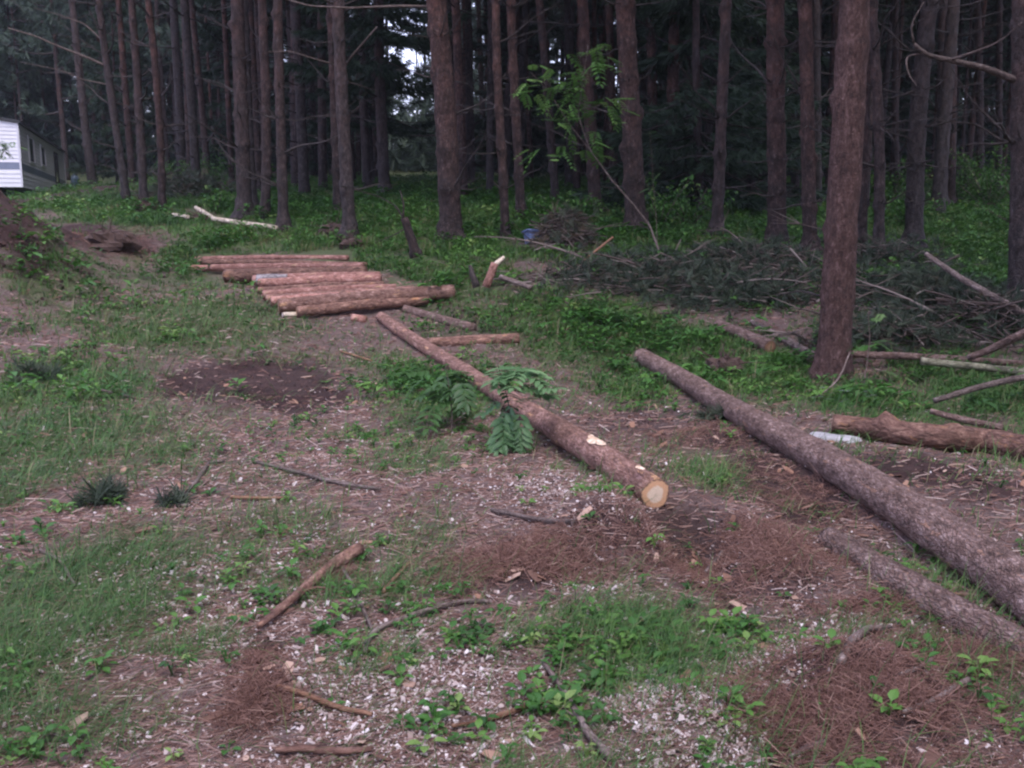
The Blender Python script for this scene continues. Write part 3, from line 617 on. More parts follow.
def spruce_crown(seed, h, rmax, nb):
    rs = np.random.default_rng(seed); b = Batch(); pos = []; dirs = []; br = Batch()
    for k in range(nb):
        t = rs.random() ** 1.25; z = h * t; a = rs.uniform(0, 6.28); ln = max(.25, rmax * (1 - t) ** .85 * rs.uniform(.65, 1.1))
        q = np.linspace(0, 1, 7)[:, None]; d = np.array([math.cos(a), math.sin(a), 0]); sd = np.array([-d[1], d[0], 0])
        dr = rs.uniform(.25, .5); P = np.array([0, 0, z]) + d * ln * q - np.array([0, 0, dr * ln]) * q + np.array([0, 0, .22 * ln]) * q ** 3
        br.tube(tube(P, np.linspace(.022, .004, 7), 4))
        for j in range(int(12 + 26 * ln)):
            u = rs.uniform(.12, 1.); p = P[0] * (1 - u) + P[-1] * u - np.array([0, 0, .1 * ln * math.sin(3.1 * u)]); lat = rs.normal() * .28 * ln * (1.1 - u)
            pos.append(p + sd * lat - np.array([0, 0, abs(lat) * .35 + rs.random() * .06])); dd = d + sd * np.sign(lat) * .7 - np.array([0, 0, rs.uniform(.2, .9)]); dirs.append(dd / np.linalg.norm(dd))
    pos = np.array(pos); dirs = np.array(dirs); m = len(pos)
    az = np.arctan2(-dirs[:, 0], dirs[:, 1]); el = np.arcsin(np.clip(dirs[:, 2], -1, 1)); Mx = rotz(az) @ rotx(el) * rs.uniform(.8, 1.3, m)[:, None, None]
    for k in range(4):
        i = np.arange(k, m, 4); b.add(*SPR[k], Mx[i], pos[i], np.clip(rs.normal(.45, .25, len(i)), 0, 1))
    n0 = sum(len(f) for f in b.f)
    for a_ in ('v', 'tc'): getattr(b, a_).extend(getattr(br, a_))
    b.f.extend([f + b.n for f in br.f]); b.va.extend(br.va); b.n += br.n
    me = b.mesh("crown"); me.materials.append(M['spruce']); me.materials.append(M['deadbr'])
    mi = np.zeros(len(me.polygons), np.int32); mi[n0:] = 1; me.polygons.foreach_set('material_index', mi)
    return me
SPC = [spruce_crown(70 + i, 11., 2.3, 95) for i in range(3)]

TREES = []
def pine(px0, px1, py1, w, label, dens=1., d=None, dia=None, crown=.45, H=None, material='trunk', curve=0., group=None, name="pine_tree", sprc=False):
    """px0: where the axis crosses the top of the photograph, (px1, py1): its foot, w: width in pixels near the foot"""
    if d is None: B = hit(px1, py1); d = B[1]
    else:
        B = pt(px1, py1, d); B[2] = float(gz(B[0], B[1]))
    r0 = w * d / F / 2
    T = pt(px0, 0, d); ax = (T - B) / (T[2] - B[2]); H = H or random.uniform(16, 20)
    root = tag(link(name, None, loc=B - [0, 0, .05]), label, "tree", group); TREES.append(B)
    n = int(H / .09) + 2; ph = random.random(); ph = 0.; s, r = taper(H, r0, n, .55, ph)
    t = s / H; P = ax[None] * s[:, None]; wob = .03 * (vn(s * .35 + px1, s * 0 + 3, 1) - .5) * min(1, d / 8)
    kk = np.clip(s / max(.5, T[2] - B[2]), 0, 1.6); P[:, 0] += wob * 2 * (kk > 0) + curve * d / F * np.sin(np.pi * np.clip(kk, 0, 1)); P[:, 1] += wob
    b = Batch(); sides = 28 if w > 30 else 16 if w > 11 else 10
    kn = []
    for zz in np.arange(.275, min(H * .5, 11), .55):
        for _ in range(random.choice((2, 3, 4)) if material == 'trunk' else random.choice((0, 1, 1))): kn.append((zz + random.gauss(0, .06), random.uniform(0, 6.28), random.uniform(.035, .06), r0 * random.uniform(.12, .42)))
    if w > 10:
        for q_ in range(random.choice((4, 5))): kn.append((.0, q_ * 1.3 + random.uniform(-.4, .4), .16, r0 * random.uniform(.25, .5) * (.3 if w > 30 else 1)))
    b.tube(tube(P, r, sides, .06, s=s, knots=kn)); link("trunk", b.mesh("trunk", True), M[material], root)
    cr = (SPC if sprc else CR)[random.randrange(3 if sprc else 5)]
    hb = crown * H; c = link("crown", cr, None, root, loc=Vector(P[min(n - 1, int(hb / H * n))]))
    sc_ = (H - hb) / (10.5 if sprc else 8.6); c.scale = (min(1.15, sc_ * random.uniform(.9, 1.1)),) * 2 + (sc_,); c.rotation_euler = (0, 0, random.uniform(0, 6.28))
    # whorls of dead branches and stubs
    top = min(hb, 1.6 + .24 * d - B[2] + .8); nbr = int(dens * top * 4.6)
    for k in range(min(nbr, 64)):
        z = random.uniform(.35, top); zz = round((z + ph) / .55) * .55 - ph + .275
        z = zz if 0.3 < zz < top else z
        i = min(n - 1, int(z / H * n)); a = random.uniform(0, 6.28); hi = min(1, z / 5)
        me = BR[random.choice([9, 9, 0, 10, 1, 1, 2] if random.random() < .66 - .2 * hi else [2, 2, 3, 3, 4, 11, 5, 6])]
        o = link("dead_branch", me, None, root, loc=Vector(P[i]) + Vector((math.cos(a), math.sin(a), 0)) * (r[i] * .7))
        o.rotation_euler = (random.uniform(-1.2, 1.2), random.uniform(-.65, .15), a); q = random.uniform(.8, 1.15) * (1.5 if d > 20 else 1.0 if d > 12 else 1.2); o.scale = (random.uniform(.8, 1.15), q, q)
    return root, P + np.array(B), r

# traced from the photograph, left to right
pine(72, 92, 184, 9, "dark straight pine just right of the white mobile home", d=42, crown=.7)
pine(99, 127, 197, 8, "slim reddish pine leaning left, first of three slim ones right of the mobile home", d=25, crown=.72, dens=.8)
pine(118, 133, 190, 7, "dull red pine half hidden between the slim leaning pines at the left", d=33, crown=.7)
pine(131, 144, 201, 8.5, "slim pale pine, middle one of three slim ones right of the mobile home", d=23.5, crown=.72, dens=.8)
pine(149, 161, 205, 7.5, "third slim pine right of the mobile home, pale with a slightly curved stem", d=22.5, crown=.72, curve=3, dens=.8)
pine(174, 182, 180, 10, "dark trunk behind a thinner reddish pine left of the double trunk", d=36, crown=.4)
pine(184, 191, 184, 6, "thin reddish pine before a dark trunk, left of the double trunk", d=33, crown=.45)
pine(191, 208, 184, 7, "thin dark red pine rising behind the heap of cut brush at the left", d=31, crown=.45)
pine(237, 246, 213, 15, "pale red straight pine, front one of the close pair at the double trunk", crown=.45, d=19.5)
pine(244, 252, 207, 11, "pine standing tight behind the pale red one, rear of the double trunk", crown=.45, d=21)
pine(263, 266, 216, 10, "slender wavy grey-brown pine between the double trunk and the peeled poles' end", crown=.45, d=19, curve=3)
pine(278, 284, 226, 10.5, "slender knobby pine standing at the right end of the white peeled poles", crown=.5, d=17.5)
pine(291, 297, 172, 12, "thick dark reddish trunk behind the knobby slender pine", d=36, crown=.3)
pine(338, 348, 238, 13.5, "tall pine behind the right end of the log pile", crown=.5, dens=1.2)
pine(330, 338, 212, 9, "thin pine half hidden left of the tall one behind the log pile", crown=.45)
tz = dict(sprc=True, name="spruce_tree", material='trunk')
pine(365, 371, 186, 8, "dark spruce with drooping low boughs, left of the gap of sky", d=30, crown=.17, H=13, **tz)
pine(378, 385, 200, 12, "dark spruce with bare lower trunk and drooping boughs under the gap of sky", d=25, crown=.24, H=14, **tz)
pine(437, 453, 240, 23, "stout pine with short stubs near the middle, right of the gap of sky", crown=.5, dens=1.4, curve=2)
pine(455, 462, 176, 9, "dark pine close behind the stout stubby pine", d=34, crown=.4)
pine(469, 472, 178, 9, "straight dark pine between the stout stubby pine and the two thin central ones", d=31, crown=.4)
pine(497, 504, 239, 9.5, "thin straight pine left of the blue container, nearer of two thin central ones", crown=.5, dens=.9)
pine(512, 521, 221, 10, "thin pine behind the one left of the blue container", crown=.45, dens=1.)
pine(540, 557, 205, 9, "slender reddish pine behind the leafy rowan crown", crown=.4)
pine(568, 569, 180, 9, "straight red-tinged pine deep behind the rowan crown", d=31, crown=.35)
pine(583, 597, 214, 13, "dark pine right of the rowan crown and behind the brown twig heap", crown=.4, d=20)
pine(608, 615, 196, 9, "thin dark pine squeezed left of the thick stubby pine", crown=.4, d=25)
pine(625, 637, 232, 21, "thick pine with whorls of stubs behind the brown twig heap", crown=.5, dens=1.7)
pine(650, 655, 205, 10, "dark pine right behind the thick pine with whorls of stubs", crown=.4, d=24)
pine(674, 670, 204, 12, "straight pine beside the dark spruces right of the middle", crown=.45, d=22)
pine(696, 699, 205, 9, "dark spruce with hanging boughs left of the slightly leaning pine", d=21, crown=.06, H=12, **tz)
pine(711, 709, 196, 9, "tall dark spruce whose boughs hang behind the slightly leaning pine", d=24, crown=.04, H=14, **tz)
pine(727, 715, 236, 12, "pine leaning slightly right before the dark spruces", crown=.45, dens=1.2)
pine(748, 750, 200, 9, "small dark spruce between the leaning pine and the ringed pine", d=26, crown=.06, H=11, **tz)
pine(777, 777, 246, 19.5, "straight pine with branch rings up its trunk, left of the nearest pine", crown=.5, dens=1.5)
pine(806, 812, 256, 15, "dark-footed pine just left of the nearest pine", crown=.5, dens=1.3)
pine(816, 817, 210, 8, "thin reddish pine peeping out between the dark-footed pine and the nearest pine", crown=.4)
BIG = pine(853, 832, 376, 34, "thickest and nearest pine, a bare red-barked trunk rising beside the fallen poles", crown=.5, dens=.12, material='bigtrunk', H=19)
pine(868, 862, 256, 10, "dark thin pine just right of the nearest pine", crown=.5, dens=1.6)
pine(872, 880, 258, 11, "dark curved pine, second trunk to the right of the nearest pine", crown=.5, dens=1.4, curve=4)
pine(931, 914, 252, 18, "dark leaning pine with swollen foot and many dead branches at the right", crown=.5, dens=2., curve=-4)
pine(944, 942, 211, 12, "dark pine standing behind the leaning one with the swollen foot", crown=.45)
pine(953, 950, 209, 10, "second of two close pines behind the leaning one with the swollen foot", crown=.45, d=25)
RT = pine(1021, 1018, 306, 21, "dark pine at the right edge carrying a long thick dead limb", crown=.5, dens=1.2)
pine(895, 897, 196, 7, "thin pale-stemmed pine in the gap right of the nearest pine", d=29, crown=.4)
pine(978, 982, 190, 8, "thin dull pine deep in the green growth near the right edge", d=29, crown=.4)
pine(999, 1000, 186, 7, "thin pale pine deep in the green growth beside the right edge", d=32, crown=.4)

def limb(P, r0, r1, root, forks=()):
    b = Batch(); Q, s = resample(P, .06); b.tube(tube(Q, np.linspace(r0, r1, len(Q)), 8, .06))
    for FP, a in forks:
        Q, s = resample(FP, .06); b.tube(tube(Q, np.linspace(a, .005, len(Q)), 6, .05))
    o = link("dead_branch", b.mesh("dead_branch", True), M['stick'], root); o.matrix_parent_inverse = Matrix.Translation(-Vector(root.location)); return o
dR = RT[1][0][1]
limb([pt(1020, 82, dR), pt(985, 68, dR - .1), pt(950, 60, dR - .2), pt(928, 56, dR - .3), pt(914, 44, dR - .35)], .045, .02, RT[0],
     [([pt(950, 60, dR - .2), pt(975, 52, dR - .4), pt(1000, 42, dR - .6), pt(1022, 22, dR - .7)], .018), ([pt(922, 54, dR - .3), pt(905, 55, dR - .3), pt(908, 75, dR - .4), pt(917, 86, dR - .45)], .013),
      ([pt(914, 44, dR - .35), pt(910, 25, dR - .4), pt(924, 2, dR - .4)], .012)])
t1 = [o for o in COL.objects if o.get('label', '').startswith("slim reddish pine leaning")][0]
limb([pt(106, 66, 25), pt(88, 58, 24.8), pt(60, 47, 24.5), pt(35, 36, 24.2), pt(8, 28, 24)], .035, .012, t1, [([pt(104, 42, 25), pt(85, 24, 25), pt(60, 15, 24.8), pt(34, 8, 24.5)], .022), ([pt(110, 85, 25), pt(84, 80, 24.8), pt(60, 70, 24.4), pt(20, 62, 24)], .018)])
t9 = [o for o in COL.objects if o.get('label', '').startswith("stout pine with short")][0]
limb([pt(440, 7, 15.5), pt(400, 6, 15.3), pt(350, 8, 15.1), pt(310, 6, 15), pt(278, -3, 15)], .024, .008, t9)
t10 = [o for o in COL.objects if o.get('label', '').startswith("tall pine behind")][0]
limb([pt(345, 66, 16), pt(352, 56, 15.8), pt(363, 43, 15.6), pt(377, 27, 15.4)], .02, .012, t10, [([pt(340, 66, 16), pt(318, 60, 15.8), pt(290, 51, 15.6), pt(268, 52, 15.5)], .014)])

# trees deeper in the stand: a few trunk shapes, copied
def far_proto(seed, r0, H):
    rs = np.random.default_rng(seed); n = int(H / .22); s, r = taper(H, r0, n, .6, rs.random()); P = np.stack([.15 * (vn(s * .15 + seed, s * 0, 1) - .5), .1 * (vn(s * .15, s * 0 + seed, 2) - .5), s], 1)
    b = Batch(); b.tube(tube(P, r, 9, .05, s=s))
    for k in range(int(H * 2.2)):
        z = rs.uniform(.8, H * .55); i = int(z / H * n); a = rs.uniform(0, 6.28); L_ = rs.choice([.2, .4, .8, 1.3, 1.7], p=[.3, .25, .2, .15, .1])
        d = np.array([math.cos(a), math.sin(a), rs.uniform(-.3, .25)]); q = np.linspace(0, 1, 5)[:, None]
        b.tube(tube(P[i] + d * L_ * q + np.array([0, 0, .15 * L_]) * q ** 2, np.linspace(.018, .005, 5), 4))
    return b.mesh("trunk", True)
FP = [far_proto(300 + i, .08 + .012 * i, 16 + .5 * i) for i in range(7)]
for me in FP: me.materials.append(M['trunk'])
TRACED = np.array([t[:2] for t in TREES])
def allowed(x, y):
    px = 512 + F * x / y
    if y > 29 and -34 < x < -12 and y < 47 and px < 85: return False      # mobile home plot
    if px < 175 and y < 27 and x > -16: return False
    if px < 60 and y < 40: return False
    if px < 180 and y < 37: return False
    if px < 190 and y < 45: return False
    if 340 < px < 475 and y > 40: return False
    if np.min(np.hypot(TRACED[:, 0] - x, TRACED[:, 1] - y)) < 1.7: return False
    if 385 < px < 428 and y < 95: return False                            # gap through the stand
    return y > (21 if px > 180 else 26)
far_pos = []
tries = 0
while len(far_pos) < 285 and tries < 20000:
    tries += 1
    d = 20 + 46 * random.random() ** 1.0; a = random.uniform(-.60, .60); x = d * math.tan(a); y = d
    if not allowed(x, y): continue
    if any((x - q[0]) ** 2 + (y - q[1]) ** 2 < 1.4 ** 2 for q in far_pos): continue
    far_pos.append((x, y))
def far_tree(x, y):
    d = y
    px = 512 + F * x / y; z = float(gz(x, y)); k = random.randrange(7); left = px < 230
    sprucy = random.random() < (.10 if left else .16) and not 330 < px < 480 and d > 36
    root = link("spruce_tree" if sprucy else "pine_tree", None, loc=(x, y, z - .05)); root.rotation_euler = (random.gauss(0, .02), random.gauss(0, .02), random.uniform(0, 6.28)); s = random.uniform(.85, 1.15); root.scale = (s, s, s)
    side = "left of the double trunk" if px < 240 else "between double trunk and stout stubby pine" if px < 440 else "between stout stubby pine and nearest pine" if px < 835 else "right of the nearest pine"
    link("trunk", FP[k], None, root)
    if sprucy:
        tag(root, "dark spruce deep in the shaded stand " + side, "tree", "spruces deep in the stand " + side)
        c = link("crown", SPC[random.randrange(3)], None, root, loc=(0, 0, 1.2)); c.scale = (1.0, 1.0, 1.25); c.rotation_euler = (0, 0, random.uniform(0, 6.28))
    else:
        tag(root, "slim dark pine deep in the shaded stand " + side, "tree", "pines deep in the stand " + side)
        hb = random.uniform(3.2, 5.5) if left else random.uniform(6., 8.5) if not 330 < px < 480 else random.uniform(8.5, 9.5)
        c = link("crown", CR[random.randrange(5)], None, root, loc=(0, 0, hb)); q = (16.5 + .5 * k - hb) / 8.6; c.scale = (1.1, 1.1, q); c.rotation_euler = (0, 0, random.uniform(0, 6.28))
for x, y in far_pos: far_tree(x, y)

k = 0  # unseen pines added to block low sky and shade trunks and clearing
for x, y in ((7.5, 6), (9, 10), (11.5, 13), (12, 7.5), (9.5, 2.5), (13, 17), (15, 11), (13, 3), (10.5, -2), (14, -3), (7, -9), (3, -11), (-1.5, -10), (10, -8), (5.5, -14), (0.5, -15), (-5, -13), (-9, -15), (12, -14), (-3, -19), (16, 6)):
    x += random.uniform(-.6, .6); y += random.uniform(-.6, .6); root = link("pine_tree", None, loc=(x, y, float(gz(x, y)) - .05)); tag(root, "unseen pine added beyond the edges of the view to shade the clearing", "tree", "unseen pines added for shade beyond the edges of the view")
    link("trunk", FP[k % 7], None, root); hb = random.uniform(2.5, 4.5); c = link("crown", CR[k % 5], None, root, loc=(0, 0, hb)); c.scale = (1.15, 1.15, (16 - hb) / 8.6); c.rotation_euler = (0, 0, random.uniform(0, 6.28)); k += 1
def distant_forest():
    b = Batch(); n0 = 0
    x = rng.uniform(-85, 85, 420); y = rng.uniform(66, 112, 420); k = np.abs(512 + F * x / y - 408) > 12; x, y = x[k], y[k]; z = gz(x, y)
    t = np.array([(math.cos(a), math.sin(a)) for a in np.linspace(0, 2 * np.pi, 6, endpoint=False)])
    V = np.concatenate([np.c_[t, np.zeros(6)], np.c_[t * .35, np.ones(6)]]); Fc = np.array([(i, (i + 1) % 6, (i + 1) % 6 + 6, i + 6) for i in range(6)])
    m = len(x); r = rng.uniform(.12, .22, m); Mx = np.zeros((m, 3, 3)); Mx[:, 0, 0] = r; Mx[:, 1, 1] = r; Mx[:, 2, 2] = rng.uniform(17, 22, m)
    b.add(V, Fc, Mx, np.stack([x, y, z - .1], -1), rng.random(m)); nt = m * 6
    x = rng.uniform(-60, 60, 9000); y = rng.uniform(56, 74, 9000); z = gz(x, y); hh = rng.uniform(0, 1, 9000) ** 1.6 * 3.2
    for q in range(4):
        i = np.arange(q, 9000, 4); b.add(*SPR[q], rand_rot(len(i)) * rng.uniform(3., 5.5, len(i))[:, None, None], np.stack([x[i], y[i], z[i] + hh[i]], -1), np.clip(rng.normal(.45, .25, len(i)), 0, 1))
    n = 75000; x = rng.uniform(-90, 90, n); y = rng.uniform(70, 118, n); h = rng.uniform(0, 1, n) ** .9 * 24; px = 512 + F * x / y
    z = gz(x, y); py = 205 - (z + h - 1.6) / y * F
    p = np.clip(.35 + 1.2 * fbm(x * .22, h * .3 + y * .1, 2) - .25, 0, 1); p = np.where(h < 5.5, 1., p); hole = np.exp(-(((px - 408) / 30) ** 2 + ((py - 45) / 55) ** 2)) + .8 * np.exp(-(((px - 600) / 60) ** 2 + ((py - 90) / 60) ** 2)) * (vn(px * .08, py * .08, 1) > .55) + .9 * np.exp(-(((px - 60) / 35) ** 2 + ((py - 120) / 22) ** 2)) * (vn(px * .1, py * .1, 3) > .5)
    k = rng.random(n) < p * (1 - np.clip(hole * 1.3, 0, 1)); x, y, z, h = x[k], y[k], z[k], h[k]; m = len(x)
    for q in range(4):
        i = np.arange(q, m, 4); b.add(*SPR[q], rand_rot(len(i)) * rng.uniform(3.4, 6., len(i))[:, None, None], np.stack([x[i], y[i], z[i] + h[i]], -1), np.clip(rng.normal(.4, .25, len(i)), 0, 1))
    me = b.mesh("distant_forest"); me.materials.append(M['needle']); me.materials.append(M['trunk']); mi = np.zeros(len(me.polygons), np.int32); mi[:nt] = 1; me.polygons.foreach_set('material_index', mi)
    tag(link("distant_forest", me), "dark mass of trunks and foliage closing the view far behind the stand", "forest", kind="stuff")
distant_forest()

# ------------------------------------------------------------------ logs and poles
def log(pts, radii, label, material='log', ends=(None, None), cat="log", group=None, name="log", sides=24, rough=.075, knots=(), step=.05, sink=.04, world=False, sag=0.):
    """pts: photograph points on the log's axis (lying on the ground), or world points"""
    radii = list(radii)
    if not world: P = np.array([hit(px, py, r * (1 - 2 * sink)) for (px, py), r in zip(pts, np.interp(np.linspace(0, 1, len(pts)), np.linspace(0, 1, len(radii)), radii))])
    else: P = np.array(pts, float)
    Q, s = resample(P, step); rr = np.interp(np.linspace(0, 1, len(Q)), np.linspace(0, 1, len(radii)), radii)
    B = Q[len(Q) // 2].copy(); Q = Q - B; b = Batch(); b.tube(tube(Q, rr, sides, rough, s=s, knots=knots))
    o = tag(link(name, b.mesh(name, True), M[material], loc=B), label, cat, group)
    for e, (i, j) in zip(ends, ((0, 1), (-1, -2))):
        if e: bb = Batch(); bb.tube(disc(Q[i], Q[i] - Q[j], rr[i] * .965)); link("cut_end", bb.mesh("cut_end"), M[e], o)
    return o
lg = "felled trunks lying in the clearing"
C1 = log([(381, 317), (402, 332), (440, 356), (490, 388), (545, 422), (600, 456), (655, 494)], (.062, .075, .082, .088), "long felled trunk lying between the log pile and the rut, sawn end facing the viewer", 'logwarm', (None, 'cut'), group=lg,
    knots=[(.5, 1.2, .05, .02), (1.6, 2., .05, .02), (3.3, 1.5, .04, .015), (4.2, 4.6, .04, .02), (5.2, 1.1, .05, .018)])
for px, py, ln, wd in ((597, 449, .13, .045), (590, 443, .06, .02), (640, 478, .05, .02), (570, 433, .05, .018)):
    p = hit(px, py, .16); ax = hit(655, 494, .08) - hit(545, 422, .08); ax /= np.linalg.norm(ax); sd_ = np.cross(ax, [0, 0, 1.]); sd_ /= np.linalg.norm(sd_); b = Batch()
    g0, g1 = np.meshgrid(np.linspace(-1, 1, 9), np.linspace(-1, 1, 7)); gx = g0 * np.sqrt(1 - g1 ** 2 / 2) * (1 + .5 * (vn(g1 * 3 + px, g0, 1) - .5)); gy = g1 * np.sqrt(1 - g0 ** 2 / 2) * (1 + .6 * (vn(g0 * 3 + px, g1, 2) - .5)); mk = np.clip(1 - gx ** 2 - gy ** 2 * (1 - .0), -.05, 1)
    th_ = gy * wd / .086; V = (ax * (gx * ln)[..., None] * (1 - .15 * gy[..., None] ** 2) + sd_ * (np.sin(th_) * .0895)[..., None] + np.array([0, 0, 1.]) * ((np.cos(th_) - 1) * .0895 + .004 * mk)[..., None]); V = V.reshape(-1, 3)
    i = np.arange(6)[:, None] * 9 + np.arange(8)[None]; b.add(V, np.stack([i, i + 1, i + 10, i + 9], -1).reshape(-1, 4))
    o = link("bare_patch", b.mesh("bare_patch", True), M['patch'], C1); q = .084 + float(np.interp(px, [545, 655], [0, .004])); pl = hit(px, py + 6, .0); cz = hit(px, py + 5, q); o.location = Vector(cz) + Vector((0, 0, q + .001)) - C1.location
log([(641, 356), (680, 377), (720, 402), (764, 427), (831, 463), (905, 508), (1000, 573), (1090, 640)], (.082, .094, .102, .108), "longest felled trunk with dark bark running from the weeds to the right edge", 'log', (None, 'cutold'), group=lg,
    knots=[(q_, t_, .035, h_) for q_, t_, h_ in zip(np.arange(.35, 9, .5), (1.5, .6, 2.2, 1.0, 2.6, 1.7, .4, 2.0, 1.2, 2.4, .8, 1.6, 2.1, .5, 1.3, 2.5, .9, 1.8), (.02, .03, .015, .025, .02, .03, .018, .022, .03, .02, .026, .02, .03, .02, .02, .03, .02, .02))], sides=30, rough=.06)
log([(830, 541), (880, 573), (924, 600), (999, 640), (1060, 675)], (.068, .08, .08), "trunk half buried in the needles beside the longest felled trunk", 'log', (None, None), group=lg, sink=.48, knots=[(.3, 1.2, .06, .02), (.9, 2., .05, .02)])
log([(833, 424), (862, 427), (895, 432), (940, 438), (985, 441), (1040, 452)], (.075, .085, .085, .095), "short thick red log with a broken knob, behind the longest felled trunk", 'lograw', ('cutold', None), group=lg, rough=.09,
    knots=[(.42, 4.7, .06, .07), (.9, 5.0, .05, .04), (1.0, 3.5, .06, .04)])
log([(718, 325), (744, 335), (770, 347)], (.062, .07), "short stub of log with torn orange end in the weeds left of the nearest pine", 'log', ('cutold', 'cutold'), rough=.08, group=lg)
log([(405, 309), (440, 319), (473, 328)], (.05, .055), "partly buried grey log beside the central felled trunk's far end", 'log', (None, None), sink=.2, group=lg)
log([(430, 343), (470, 341), (518, 339)], (.06, .065), "broken flat log lying crosswise near the upper part of the central felled trunk", 'lograw', (None, 'cutold'), sink=.25, rough=.1, group=lg)

# the pile: a low row of cut logs on the grass, each with its own label
PILE = [
    ((196, 259), (348, 258), .042, "thin rear log at the very back of the log pile", 'logred', (None, None), 0.),
    ((199, 262), (366, 265), .045, "thin second log from the back of the pile, ending furthest right of the rear ones", 'lograw', (None, None), 0.),
    ((190, 268), (330, 268), .045, "pinkish log third from the back of the pile, its tip sticking out furthest left", 'logred', ('cutold', None), 0.),
    ((212, 270), (363, 269), .055, "pinkish log lying on the third one in the pile", 'logred', ('cutold', None), .03),
    ((226, 276), (366, 273), .095, "thick short-looking log with red bark left of the white sawn end in the pile", 'lograw', ('cutold', None), .0),
    ((254, 282), (380, 278), .072, "log with grey bark and a white sawn left end in the pile", 'logred', ('cutpale', None), .02),
    ((259, 286), (381, 281), .068, "log directly in front of the white sawn end in the pile", 'logred', ('cutold', None), .03),
    ((258, 291), (384, 285), .05, "thin dark log squeezed behind the red middle log of the pile", 'lograw', ('cutold', None), .0),
    ((263, 295), (396, 288), .058, "red log in the middle front of the pile", 'logred', ('cutold', None), 0.),
    ((266, 299), (410, 290), .05, "thin brown log between the red middle log and the long front one", 'logwarm', ('cutold', None), .0),
    ((271, 303), (423, 292), .06, "log lying just behind the long front log of the pile", 'logred', ('cutold', None), .02),
    ((279, 308), (453, 293), .088, "long thick front log of the pile with its right end sticking out", 'logwarm', ('cutold', 'cut'), .02),
    ((297, 312), (428, 300), .062, "lowest front log of the pile, dark with knots, lying against the long one", 'lograw', ('cutold', None), 0.),
]
for (a, b_, r, lab, m_, en, up) in PILE:
    A = hit(*a, r); B = hit(*b_, r); A[2] = float(gz(A[0], A[1])) + r + up; B[2] = float(gz(B[0], B[1])) + r + up
    mid = .5 * (A + B) + [0, 0, random.uniform(0, .02)]
    kn = [(random.uniform(.3, 1.9), random.uniform(0, 6.28), .03, r * random.uniform(.2, .4)) for _ in range(9)]
    o = log([A, mid, B], (r * random.uniform(.95, 1.08), r * random.uniform(.9, 1.)), lab, m_, en, group="cut logs lying in the pile", world=True, knots=kn, rough=.04)
    if 'grey bark' in lab:   # the piece of bark left on it
        q = .28; P, s = resample([A * (1 - .03) + B * .03, A * (1 - q) + B * q], .05); bb = Batch(); bb.tube(tube(P - np.array(o.location), r * 1.10, 20, .04)); link("bark_piece", bb.mesh("bark_piece", True), M['loggrey'], o)
o = log([(283, 315), (299, 314)], (.03, .03), "short pale offcut lying under the front of the log pile", 'peeled', ('cutpale', None), cat="offcut", name="wood_offcut")
log([(352, 318), (366, 320)], (.05, .05), "short reddish stub of wood in the grass before the log pile's right half", 'logred', (None, None), cat="offcut", name="wood_offcut", sink=.3)

# thin poles, dead limbs and sticks
sg = "sticks lying on the near ground"
def stick(pts, radii, label, material='stick', forks=(), d=None, cat="stick", name="stick", group=None, h=None, sides=8, rough=.1):
    def P_(q): return hit(q[0], q[1], (h if h is not None else max(radii) * .8 + (.014 if group == sg else 0))) if d is None else pt(q[0], q[1], q[2] if len(q) > 2 else d)
    P = np.array([P_(q) for q in pts]); Q, s = resample(P, .03 if d is None and P[0][1] < 6 else .06); B = Q[0].copy()
    b = Batch(); b.tube(tube(Q - B, np.interp(np.linspace(0, 1, len(Q)), np.linspace(0, 1, len(radii)), radii) * (1.3 if group == sg and max(radii) < .012 else 1.), sides, rough))
    for fp, fr in forks:
        Q2, s = resample(np.array([P_(q) for q in fp]), .04); b.tube(tube(Q2 - B, np.linspace(fr, fr * .35, len(Q2)), 6, .08))
    return tag(link(name, b.mesh(name, True), M[material], loc=B), label, cat, group)
pg = "thin fallen poles on the ground"
stick([(752, 322), (780, 337), (818, 358)], (.03, .045), "pale slender pole slanting into the foot of the nearest pine from the left", 'stick', cat="pole", name="fallen_pole", group=pg)
stick([(850, 354, 9.6), (900, 356, 9.5), (960, 359, 9.5), (1050, 366, 9.4)], (.036, .034, .03), "long straight brown pole running right from behind the nearest pine", 'log', d=9.5, cat="pole", name="fallen_pole", group=pg)
stick([(921, 361, 9.15), (970, 366, 9.1), (1050, 375, 9.0)], (.034, .034), "greenish smooth pole lying just in front of the long straight brown pole", 'green', d=9, cat="pole", name="fallen_pole", group=pg)
stick([(934, 401, 8.0), (965, 391, 8.0), (1000, 382, 8.1), (1040, 374, 8.1)], (.024, .03), "grey crooked branch lying below the greenish pole", 'stick', d=8.1, cat="pole", name="fallen_pole", group=pg)
stick([(930, 411, 7.6), (960, 419, 7.5), (1002, 428, 7.4)], (.022, .03), "brown pole wedged behind the short thick red log", 'log', d=7.5, cat="pole", name="fallen_pole", group=pg)
stick([(926, 254, 11.5), (960, 278, 11), (1000, 300, 10.6), (1045, 325, 10.2)], (.03, .04), "brown dead pole propped up slanting down to the right edge", 'stick', d=11, cat="pole", name="fallen_pole", group=pg)
stick([(968, 358, 9.2), (985, 352, 9.1), (1010, 340, 8.9), (1040, 326, 8.7)], (.03, .045), "thick bent limb rising over the long straight pole at the right edge", 'log', d=9, cat="pole", name="fallen_pole", group=pg)
stick([(631, 289, 13), (655, 284, 13), (689, 279, 13)], (.028, .026), "reddish broken pole lying on the dark brush pile in the middle", 'logred', d=13, cat="pole", name="fallen_pole", group=pg)
stick([(581, 263, 13.5), (597, 250, 13.6), (613, 237, 13.7)], (.02, .014), "thin brown stick leaning right of the brown twig heap", 'orange', d=13.5)
